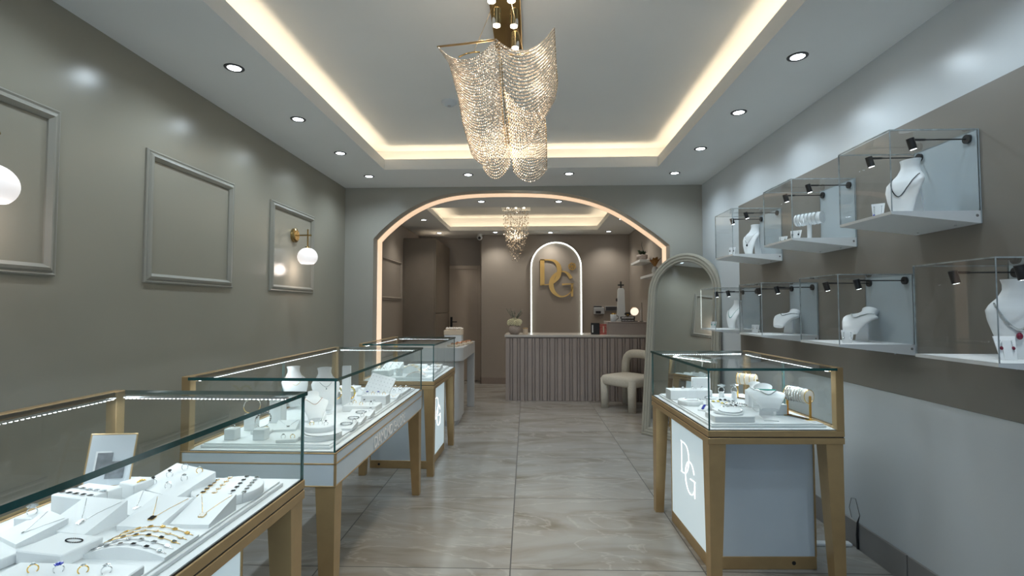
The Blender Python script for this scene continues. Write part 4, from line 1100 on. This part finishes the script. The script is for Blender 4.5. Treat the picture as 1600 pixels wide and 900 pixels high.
disc('large round white bracelet platform in the far aisle corner of the nearest left case', -.925, 1.515, z0, .097, .028)
for off, g_, rm, mt, lab in ((-.055, 'onyx', 'gold_bright', 'gold_bright', 'gold bracelet of black clovers on the round platform'), (-.022, 'pearl', 'gold_bright', 'gold_bright', 'gold bracelet of white clovers on the round platform'),
                        (.028, 'onyx', 'silver', 'silver', 'silver bracelet of black clovers on the round platform'), (.062, 'silver', 'silver', 'silver', 'silver bracelet of grey clovers nearest the aisle on the round platform')):
    disc_bracelet(-.925, 1.515, z0, .097, .028, off, R(14), mt, g_, rm, lab)
b = wedge('white pad with a white clover pendant in front of the round platform', -.890, 1.350, z0, .105, .12, .010, .045); pendant(b, 'gold_bright', 'pearl', 'gold_bright', 'gold chain necklace with a white clover pendant in front of the round platform', s=1.1)
b = wedge('white pad with a black and gold clover pendant behind the arched bracelet ramp', -1.005, 1.325, z0, .115, .12, .012, .045, R(-6)); pendant(b, 'gold_bright', 'onyx', 'gold_bright', 'gold chain necklace with a black clover pendant behind the arched bracelet ramp', s=1.1)
b = ramp('arched white ramp with five bracelets at the aisle side of the nearest left case', -.932, 1.185, z0, .200, .118, .022)
for k, (g_, rm, mt, lab) in enumerate((('onyx', 'silver', 'silver', 'frontmost bracelet on the arched ramp, silver with black clovers'), ('silver', 'silver', 'silver', 'second bracelet from the front on the arched ramp, silver with grey clovers'),
        ('onyx', 'gold_bright', 'gold_bright', 'middle bracelet on the arched ramp, gold with black clovers'), ('pearl', 'gold_bright', 'gold_bright', 'fourth bracelet from the front on the arched ramp, gold with white clovers'), ('gold_bright', 'gold_bright', 'gold_bright', 'rearmost bracelet on the arched ramp, all gold clovers'))):
    ramp_bracelet(b, -.78+.39*k, mt, g_, rm, lab)
b = wedge('white pad with a black pendant on silver chain, nearest left case', -1.165, 1.285, z0, .14, .11, .012, .055, R(-10)); pendant(b, 'silver', 'onyx', 'silver', 'silver chain necklace with a black clover pendant on the pad left of the middle', s=1.0)
b = block('thick low white block with one thin bracelet left of the arched bracelet ramp', -1.085, 1.135, z0, .125, .095, .030, R(-8)); p, t = top_of(b, .3, .3)
flat_loop(p.x, p.y, p.z, .022, .009, R(-10), 'onyx', 'thin bracelet with a black charm lying on the thick low block', n=26, r=.0016)
b = block('white block draped with two clover bracelets by the back of the nearest left case', -1.265, 1.40, z0, .13, .10, .052, R(-12))
for k, (g_, lab) in enumerate((('onyx', 'silver bracelet of black clovers over the tall block near the back glass'), ('silver', 'silver bracelet of grey clovers over the tall block near the back glass'))):
    o = thing('bracelet', lab, 'bracelet', (-1.265, 1.40, z0+.052), R(-12)); yy = -.03+.035*k
    MB().tube([(-.066, yy, -.04), (-.066, yy, .001), (.066, yy, .001), (.0665, yy, -.04)], .0008, 6).build('chain', 'silver', o)
    m = MB()
    for q in range(5): clover(m, (-.052+.026*q, yy, .001), .0070, 0, 1)
    m.build('clover_charms', [g_, 'silver'], o)
b = block('small white block with a wide gold chain beside the ring block', -1.205, 1.505, z0, .07, .06, .045, R(-20)); p, t = top_of(b, .5, 0)
bangle('wide gold chain hanging over the end of the small block beside the six ring block', p+Vector((.002, 0, -.012)), (0, 0, R(70)), .016, 'gold_bright', t=.003)
b = wedge('low empty looking white pad with a hairline chain near the left edge of the photo', -1.255, 1.235, z0, .11, .10, .010, .035, R(-25)); pendant(b, 'silver', 'diamond', 'silver', 'hairline silver necklace with a tiny charm on the pad near the left photo edge', s=.4)
b = block('low white ring tray along the near aisle side of the nearest left case', -.975, 1.030, z0, .28, .085, .018)
for k, (u, kd) in enumerate(((-.52, 'gold'), (-.12, 'blue'), (.26, 'gold'), (.62, 'silver'))):
    p, t = top_of(b, u, .1); ring(kd, p, R(35), ('at the left end of the low tray before the arched ramp', 'second from left in the low tray before the arched ramp', 'third from left in the low tray before the arched ramp', 'at the right end of the low tray before the arched ramp')[k])
b = block('low white block at the bottom left corner of the photo', -1.215, 1.075, z0, .11, .09, .022, R(-12)); p, t = top_of(b, .1, .4); ring('silver', p, R(20), 'on the low block at the bottom left corner of the photo')
b = block('small block carrying one clear ring near the left photo edge', -1.315, 1.29, z0, .05, .05, .03); p, t = top_of(b, 0, 0); ring('big', p, R(30), 'on the small block near the left photo edge')
p = Vector((-1.36, 1.57, z0))
fr = thing('photo_card_frame', 'white framed card with two grey photographs standing by the back glass', 'picture frame', p, rot=(R(-12), R(7), R(38)))
MB().box(-.062, .062, 0, .008, 0, .165, b=.002).build('frame', 'gold_paint', fr); MB().box(-.057, .057, -.0015, 0, .005, .160).build('mount_card', 'photo_mat', fr)
MB().box(-.035, .005, -.0025, -.0015, .045, .105).build('photograph', 'photo', fr); MB().box(-.008, .04, -.0033, -.0025, .025, .078).build('photograph', 'photo', fr)
MB().box(-.04, .0, -.0022, -.0018, .040, .11).build('photo_border', 'white', fr)

# ------------------------------------------------ long middle case
z0 = .754+.018
tray('white display tray along the deck of the long middle case', -1, -1.415, -.852, 2.11, 3.64, .754)
def L2(px, py, dz=0): return az(px, py, z0+dz)
b = block('small white cube at the near wall corner of the long middle case', -1.325, 2.19, z0, .048, .048, .048); p, t = top_of(b, 0, 0); ring('big', p, R(10), 'on the small cube, near wall corner of the long case')
b = block('white cube carrying a stone set bracelet near the wall corner of the long case', -1.195, 2.19, z0, .052, .048, .048); p, t = top_of(b, .2, .2)
bangle('silver bangle set with dark stones leaning upright on a white cube', p+Vector((0, 0, .036)), (R(12), R(18), R(60)), .034, 'silver', 'onyx')
b = block('white column carrying a gold bangle near the wall in the long case', -1.335, 2.36, z0, .05, .05, .075); p, t = top_of(b, 0, 0)
bangle('slim gold bangle standing upright on a white column', p+Vector((0, 0, .037)), (R(8), 0, R(35)), .036, 'gold_bright', 'diamond', t=.0018)
b = block('tallest white column with a ring beside the necklace busts in the long case', -1.29, 2.52, z0, .06, .06, .125); p, t = top_of(b, 0, 0)
ring('big', p+Vector((-.012, 0, 0)), R(10), 'on the tallest column, left of the pair'); ring('silver', p+Vector((.014, 0, 0)), R(10), 'on the tallest column, right of the pair')
B_ = bust('tall white necklace bust at the wall side of the long middle case', (-1.365, 2.86, z0), R(35), .235, .25); bust_necklace(B_, 'fine gold necklace on the tall bust at the wall side of the long case', 'gold_bright', 'gold_bright', bead=.0012, n=50)
B_ = bust('tall white necklace bust in the centre of the long middle case', (-1.135, 2.74, z0), R(28), .245, .35); bust_necklace(B_, 'thin silver necklace on the tall centre bust of the long case', 'silver', 'diamond', bead=.0016, n=50, pend=.005)
B_ = bust('low tilted white bust with a fine chain behind the stacked round platforms', (-1.045, 2.40, z0), R(30), .19, .85, s=.85); bust_necklace(B_, 'fine rose gold chain in a double loop on the low tilted bust', 'copper', 'copper', drop=.42, bead=.0012, n=60)
b = block('upright white card with slots behind the tall centre bust', -1.10, 2.95, z0, .05, .02, .235, R(15), 'display_card')
disc('lower and wider of the two stacked round platforms in the long case', -.945, 2.235, z0, .088, .024)
disc('upper and smaller of the two stacked round platforms in the long case', -.965, 2.27, z0+.024, .066, .024)
flat_loop(-.93, 2.225, z0+.024, .080, .075, 0, 'diamond', 'clear stone tennis bracelet circling the lower round platform', r=.0020, n=80, arc=(-2.6, -.15))
for k, (dx, kd) in enumerate(((-.035, 'gold'), (-.0, 'onyx'), (.03, 'onyx'))): ring(kd, (-.965+dx, 2.26+.012*(k % 2), z0+.048), R(25), ('left', 'centre', 'right')[k]+' of three rings on the upper round platform')
for k, (x, y, lab) in enumerate(((-.893, 2.40, 'nearest'), (-.905, 2.53, 'second'), (-.915, 2.67, 'third'))):
    b = wedge('%s low white pad along the aisle glass of the long case' % lab, x, y, z0, .085+.02*k, .085, .010, .028)
    flat_loop(x, y, z0+.020, .026, .016, R(15), 'diamond', 'clear stone bracelet coiled on the %s low pad by the aisle glass' % lab, r=.0032, n=22, rot=(R(12), 0, R(15)))
    p, t = top_of(b, .7, .55); ring('silver', p, R(30), 'at the corner of the %s low pad by the aisle glass' % lab)
b = block('wide white pad with six rings in the middle of the long case', -.965, 2.84, z0, .19, .12, .032)
for i in range(2):
    for j in range(3): p, t = top_of(b, -.6+.6*j, -.4+.9*i); ring(('silver', 'gold', 'onyx')[(i+j) % 3], p, R(30), '%s, %s row of the wide pad half way along the long case' % (('left', 'middle', 'right')[j], ('front', 'back')[i]))
b = block('thick white block with gold rimmed trinkets before the earring board', -.945, 3.02, z0, .15, .09, .055)
for j in range(4): p, t = top_of(b, -.7+.45*j, 0); ring('gold' if j % 2 else 'blue', p, R(20), '%s along the thick block before the earring board' % ORD[j])
for k, x in enumerate((-1.185, -1.105)):
    b_ = one(MB().cyl((0, 0, 0), (0, 0, .075), .030, n=28), 'display_cylinder', 'velvet', (x, 3.02, z0), 0, '%s white cylinder carrying a yellow gold bangle in the long case' % ('left', 'right')[k], 'display block')
    bangle('%s of two ornate yellow gold bangles standing on white cylinders' % ('left', 'right')[k], (x, 2.995, z0+.068), (0, 0, R(8)), .038, 'gold_bright', 'citrine', t=.0035)
eb = thing('earring_board', 'tilted white board pinned with many small earrings in the long case', 'earring board', (-1.02, 3.20, z0), rot=(R(-38), R(12), R(-8)))
MB().box(-.085, .085, 0, .010, 0, .17, b=.002).build('board', 'velvet', eb)
m = MB()
for i in range(7):
    for j in range(6): m.gem((-.07+.023*i, -.002, .02+.026*j), .0032)
m.build('pinned_studs', 'diamond', eb, kind='stuff')
b = block('flat white ring tray with three rows of rings, far end of long case', -.985, 3.43, z0, .25, .24, .016)
for i in range(3):
    for j in range(6): p, t = top_of(b, -.8+.32*j, -.7+.7*i); ring('silver', p, R(25), '%s from left, %s row of the flat ring tray, long case' % (ORD[j], ('front', 'middle', 'back')[i]))
b = wedge('small white pad with a tiny chain at the aisle side before the flat ring tray', -.895, 3.205, z0, .08, .09, .01, .025); pendant(b, 'gold_bright', 'pearl', 'gold_bright', 'gold chain with a tiny white charm before the flat ring tray', s=.6)
b = block('plain white block at the wall side of the long case behind the gold bangles', -1.30, 3.20, z0, .14, .12, .05)
b = block('plain white block in the far wall corner of the long case', -1.29, 3.46, z0, .16, .14, .03)
for j in range(4): p, t = top_of(b, -.7+.45*j, 0); ring('silver', p, R(25), '%s from left, block in the far wall corner, long case' % ORD[j])

for k, (x, y, mt, g_, lab) in enumerate(((-1.17, 2.37, 'silver', 'diamond', 'behind the two white cubes'), (-1.12, 2.56, 'gold_bright', 'pearl', 'before the tall centre bust'), (-1.11, 3.32, 'gold_bright', 'onyx', 'beside the flat ring tray'))):
    b = wedge('sloped white pad with a fine necklace %s in the long case' % lab, x, y, z0, .10, .09, .010, .035, R(12)); pendant(b, mt, g_, mt, 'fine %s necklace with a small clover on the pad %s' % ('silver' if k == 0 else 'gold', lab), s=.8)
for k, (x, y) in enumerate(((-1.25, 2.30), (-1.06, 2.16))):
    b = block('low white slab with two rings %s in the long case' % ('behind the near wall cubes', 'left of the round platforms')[k], x, y, z0, .085, .055, .014, R(10))
    for j in range(2): p, t = top_of(b, -.45+.9*j, 0); ring(('silver', 'gold')[j], p, R(25), 'on the low slab %s in the long case' % ('behind the near wall cubes', 'left of the round platforms')[k])
# ------------------------------------------------ far left case
z0 = .761+.018
tray('white display tray on the deck of the small far left case', -1, -1.345, -.825, 4.09, 4.96, .761)
b = block('thick white block at the near wall side of the far left case', -1.265, 4.22, z0, .15, .14, .050)
for i in range(2):
    for j in range(4): p, t = top_of(b, -.72+.48*j, -.5+i); ring('silver', p, R(25), '%s, %s row on the thick block, far left case' % (ORD[j], ('front', 'back')[i]))
ear_card('small white card with pearl earrings in the middle of the far left case', (-1.115, 4.19, z0), R(10), 'pearl', 'pearl drop earrings on the card in the far left case', w=.07, h=.065)
b = ramp('low arched white ramp at the near aisle side of the far left case', -.965, 4.18, z0, .165, .09, .030)
for k in range(2): ramp_bracelet(b, -.5+k, 'copper', 'pearl', 'copper', '%s rose gold bracelet on the low ramp of the far left case' % ('front', 'back')[k])
b = ramp('taller arched white ramp behind the earring card in the far left case', -1.07, 4.42, z0, .20, .12, .060)
for k in range(3): ramp_bracelet(b, -.6+.6*k, 'gold_bright', 'citrine', 'gold_bright', '%s gold bracelet on the taller ramp of the far left case' % ('front', 'middle', 'back')[k])
b = wedge('sloped white ring pad at the wall side of the far left case', -1.26, 4.50, z0, .16, .18, .03, .075)
for i in range(3):
    for j in range(3): p, t = top_of(b, -.65+.65*j, -.65+.6*i); ring('silver', p, R(25), '%s in row %s, sloped pad, far left case' % (('left', 'middle', 'right')[j], ('one', 'two', 'three')[i]))
for k, (x, y) in enumerate(((-.885, 4.36), (-.885, 4.52), (-.90, 4.70))):
    b = block('%s flat white ring pad along the aisle glass of the far left case' % ORD[k], x, y, z0, .10, .12, .022+.008*k)
    for i in range(2):
        for j in range(3): p, t = top_of(b, -.6+.6*j, -.5+i); ring('gold' if (i+j+k) % 4 == 0 else 'silver', p, R(25), '%s %s on the %s aisle side pad, far left case' % (('front', 'back')[i], ('left', 'middle', 'right')[j], ORD[k]))
b = block('far plain white block of the far left case', -1.10, 4.78, z0, .18, .10, .03)

# ------------------------------------------------ right case
q = Matrix.Translation((.845, 2.485, 0)) @ Matrix.Rotation(R(2.3), 4, 'Z')
o = tray('white display tray on the deck of the right case', 1, .035, .60, .045, .935, .761); o.location = (.845, 2.485, .761); o.rotation_euler.z = R(2.3)
b = block('long low white block with four rings at the far aisle side of the right case', .985, 3.24, z0, .26, .10, .058, R(2))
for j in range(4): p, t = top_of(b, -.78+.46*j, -.3); ring('silver', p, R(20), '%s from left on the long low block, right case' % ORD[j])
flat_loop(.99, 3.25, z0+.058, .05, .022, R(5), 'silver', 'silver chain bracelet lying on the long low block of the right case', r=.0016, n=50)
disc('low round white platform at the aisle side of the right case', .935, 3.045, z0, .072, .026)
flat_loop(.945, 3.045, z0+.026, .048, .040, 0, 'diamond', 'clear stone tennis bracelet on the low round platform of the right case', r=.0026, n=42)
b = ramp('small rolled white cushion with a blue black bracelet by the aisle glass', .965, 2.875, z0, .09, .05, .020, R(50))
ramp_bracelet(b, 0, 'silver', 'sapphire', 'silver', 'silver bracelet of dark blue clovers on the small rolled cushion', n=6, r=.0085)
b = block('wide low white block at the near aisle corner of the right case', 1.005, 2.635, z0, .20, .13, .030, R(2))
sf_ = thing('necklace_pad', 'flat shield shaped white pad lying on the wide low block of the right case', 'display pad', (1.010, 2.635, z0+.0305), rot=(R(9), 0, R(8)))
sh = [(-.078, .045), (-.072, .0), (-.045, -.038), (0, -.056), (.045, -.038), (.072, .0), (.078, .045), (.04, .058), (-.04, .058)]
MB().prism(sh, .004, .014, 'z').prism([(-.03, -.03), (.03, -.03), (.03, .04), (-.03, .04)], 0, .004, 'z').build('shield', 'velvet', sf_)
flat_loop(1.010, 2.637, z0+.0455, .060, .040, 0, 'diamond', 'clear stone tennis necklace curving over the flat shield pad', r=.0028, name='necklace', n=38, cat='necklace', rot=(R(9), 0, R(8)), arc=(PI*.95, PI*2.05))
b = wedge('sloped white pad with coloured stone jewellery in the middle of the right case', 1.065, 2.86, z0, .15, .14, .018, .060, R(5))
for k, (u, v, g_, nm_) in enumerate(((-.55, .3, 'citrine', 'yellow'), (0, 0, 'citrine', 'yellow'), (.5, -.35, 'onyx', 'black'), (.1, .55, 'onyx', 'black'), (.65, .35, 'diamond', 'clear'), (-.2, -.55, 'diamond', 'clear'))):
    p, t = top_of(b, u, v); e = thing('earrings', 'pair of %s stone earrings %s on the right case sloped pad' % (nm_, ('at the back left', 'in the centre', 'at the front right', 'at the back', 'at the far right', 'at the front left')[k]), 'earrings', p, rot=(t, 0, 0))
    for sx in (-1, 1):
        m = MB(); m.gem((sx*.013, 0, .004), .0078, mi=1)
        for w_ in range(7): m.gem((sx*.013+.0085*math.cos(w_*.9), .0085*math.sin(w_*.9), .003), .0024)
        m.build('stud', ['diamond', g_], e)
flat_loop(1.10, 2.80, z0+.040, .055, .018, R(-12), 'silver', 'heavy silver link bracelet on the sloped pad of the right case', r=.0050, n=28, rot=(R(17), 0, R(-12)))
flat_loop(1.02, 2.93, z0+.055, .045, .020, R(20), 'diamond', 'wide clear stone bracelet at the back of the sloped pad of the right case', r=.0045, n=26, rot=(R(17), 0, R(20)))
for k, (x, y, hh) in enumerate(((1.115, 3.04, .075), (1.205, 3.08, .070))):
    one(MB().cyl((0, 0, 0), (0, 0, hh), .020, .013, 24), 'ring_cone', 'velvet', (x, y, z0), 0, '%s white ring cone in the middle of the right case' % ('left', 'right')[k], 'ring cone')
    place_or_dup(RG['big'], (x, y, z0+hh-.002), (0, 0, R(15)), 'large clear cluster ring crowning the %s ring cone of the right case' % ('left', 'right')[k], scale=1.9)
block('upright pale card block at the far side of the right case', 1.10, 3.36, z0, .115, .03, .115, 0, 'display_card')
Rl = roll('cream bracelet roll with gold ends at the far side of the right case', (1.34, 3.22, z0+.125), (.75, -.66, 0), .11, .034, z0, 'gold')
for k in range(3): band_on_roll(Rl, -.035+.03*k, '%s gold band on the far cream bracelet roll' % ORD[k], 'gold_bright')
Rl = roll('bracelet roll on a gold stand beside the back frame of the right case', (1.385, 2.70, z0+.118), (.40, -.92, 0), .125, .034, z0, 'gold')
for k in range(7): band_on_roll(Rl, -.052+.015*k, '%s silver bracelet from the far end of the near roll' % ORD[k], 'diamond', 'mix' if k < 3 else 'beads', k=1.25)
B_ = bust('low white bust with a green stone necklace in the right case', (1.215, 2.655, z0), R(-14), .195, .86, s=1.12); bust_necklace(B_, 'clear stone necklace tipped with green stones on the low bust', 'silver', 'diamond', drop=.42, bead=.0030, n=50)
bust_necklace(B_, 'short chain of green stones round the top of the low bust', 'silver', 'emerald', drop=.20, bead=.0042, n=20)
B_ = bust('smaller white bust with a tennis necklace behind the green stone bust', (1.255, 2.86, z0), R(-10), .155, .62, s=.75); bust_necklace(B_, 'clear stone tennis necklace on the smaller bust of the right case', 'silver', 'diamond', drop=.30, bead=.0024, n=44)
b = block('white block topped by a silver cluster ring behind the smaller bust', 1.27, 2.99, z0, .06, .05, .095); p, t = top_of(b, 0, 0)
place_or_dup(RG['big'], p, (0, 0, R(10)), 'silver cluster ring on the block behind the smaller bust', scale=1.5)
b = block('white cube between the green stone bust and the bracelet roll', 1.325, 2.78, z0, .06, .05, .055); p, t = top_of(b, 0, 0); place_or_dup(RG['silver'], p, (0, 0, R(10)), 'silver ring on the cube beside the near bracelet roll', scale=1.3)

# ------------------------------------------------ wall boxes
def wb(row, i, dx, dy): return (XR-.006-dx, {'t': TOPY, 'b': BOTY}[row][i][0]+dy, (TZ if row == 't' else BZ)+.0005)
B_ = bust('tall white bust in the nearest box of the top row', wb('t', 0, .150, .19), R(-72), .265); bust_necklace(B_, 'dark beaded necklace on the bust in the nearest top box', 'silver', 'gunmetal', drop=.36, hi=.72, bead=.0026, n=70)
ear_card('small stand with dark blue drop earrings in the nearest top box', wb('t', 0, .285, .19), R(-40), 'sapphire', 'dark blue drop earrings in the nearest top box', w=.05, h=.075, drop=.045)
Rl = roll('white bracelet T stand in the middle box of the top row', Vector(wb('t', 1, .17, .17))+Vector((0, 0, .135)), (.55, -.84, 0), .15, .034, TZ, 'white')
for k in range(6): band_on_roll(Rl, -.06+.022*k, '%s clear stone bracelet on the T stand in the middle top box' % ORD[k], 'diamond', 'beads', k=1.3)
ear_card('earring stand in the middle box of the top row', wb('t', 1, .29, .10), R(-45), 'onyx', 'dark stone earrings in the middle top box', w=.06, h=.06)
ear_card('second earring stand at the far end of the middle top box', wb('t', 1, .29, .25), R(-45), 'diamond', 'clear stone earrings at the far end of the middle top box', w=.05, h=.045)
B_ = bust('white bust in the farthest box of the top row', wb('t', 2, .16, .14), R(-70), .235, .1); bust_necklace(B_, 'thin necklace with a dark drop on the bust in the farthest top box', 'silver', 'silver', drop=.38, hi=.74, bead=.0015, n=60, pend=.007, gem2='onyx')
ear_card('earring stand in the farthest box of the top row', wb('t', 2, .29, .20), R(-45), 'onyx', 'black drop earrings in the farthest top box', w=.05, h=.075)
B_ = bust('large white bust with a red stone necklace in the nearest box of the bottom row', wb('b', 0, .135, .17), R(-42), .275); bust_necklace(B_, 'clear leaf necklace with a deep red drop in the nearest bottom box', 'silver', 'diamond', drop=.34, hi=.70, bead=.0034, n=60, pend=.009, gem2='ruby')
ear_card('white stand with red stone earrings in the nearest box of the bottom row', wb('b', 0, .235, .10), R(-12), 'ruby', 'deep red drop earrings in the nearest bottom box', w=.062, h=.082, drop=.026)
B_ = bust('low tilted white bust in the second box of the bottom row', wb('b', 1, .17, .20), R(-62), .21, .80, s=1.0); bust_necklace(B_, 'clear leaf necklace on the low bust in the second bottom box', 'silver', 'diamond', drop=.40, bead=.0034, n=40)
ear_card('earring stand with long drops in the second box of the bottom row', wb('b', 1, .26, .10), R(-40), 'silver', 'long silver drop earrings in the second bottom box', w=.055, h=.065, drop=.03)
B_ = bust('low tilted white bust in the third box of the bottom row', wb('b', 2, .16, .17), R(-62), .20, .85, s=1.0); bust_necklace(B_, 'clear stone necklace on the low bust in the third bottom box', 'silver', 'diamond', drop=.38, bead=.0030, n=44)
ear_card('earring stand in the third box of the bottom row', wb('b', 2, .29, .26), R(-40), 'diamond', 'clear drop earrings in the third bottom box', w=.05, h=.06)
B_ = bust('white bust with a green stone chain in the farthest box of the bottom row', wb('b', 3, .16, .12), R(-70), .235, .1); bust_necklace(B_, 'green stone necklace on the bust in the farthest bottom box', 'silver', 'emerald', drop=.38, hi=.74, bead=.0026, n=24)
ear_card('earring stand in the farthest box of the bottom row', wb('b', 3, .30, .22), R(-40), 'emerald', 'green drop earrings in the farthest bottom box', w=.05, h=.06)

EXPO = .4

# ================================================================== world and view
w = bpy.data.worlds.new('world'); w.use_nodes = True; bpy.context.scene.world = w
bg = w.node_tree.nodes['Background']; bg.inputs[0].default_value = (.55, .72, 1, 1); bg.inputs[1].default_value = .9
sc = bpy.context.scene
sc.view_settings.view_transform = 'Standard'; sc.view_settings.look = 'None'; sc.view_settings.gamma = 1
sc.view_settings.use_curve_mapping = False; sc.view_settings.exposure = EXPO
cy = sc.cycles; cy.use_denoising = True; cy.max_bounces = 9; cy.diffuse_bounces = 4; cy.glossy_bounces = 5
cy.transmission_bounces = 6; cy.transparent_max_bounces = 40; cy.caustics_reflective = False; cy.caustics_refractive = False
cy.sample_clamp_indirect = 6; cy.use_light_tree = True
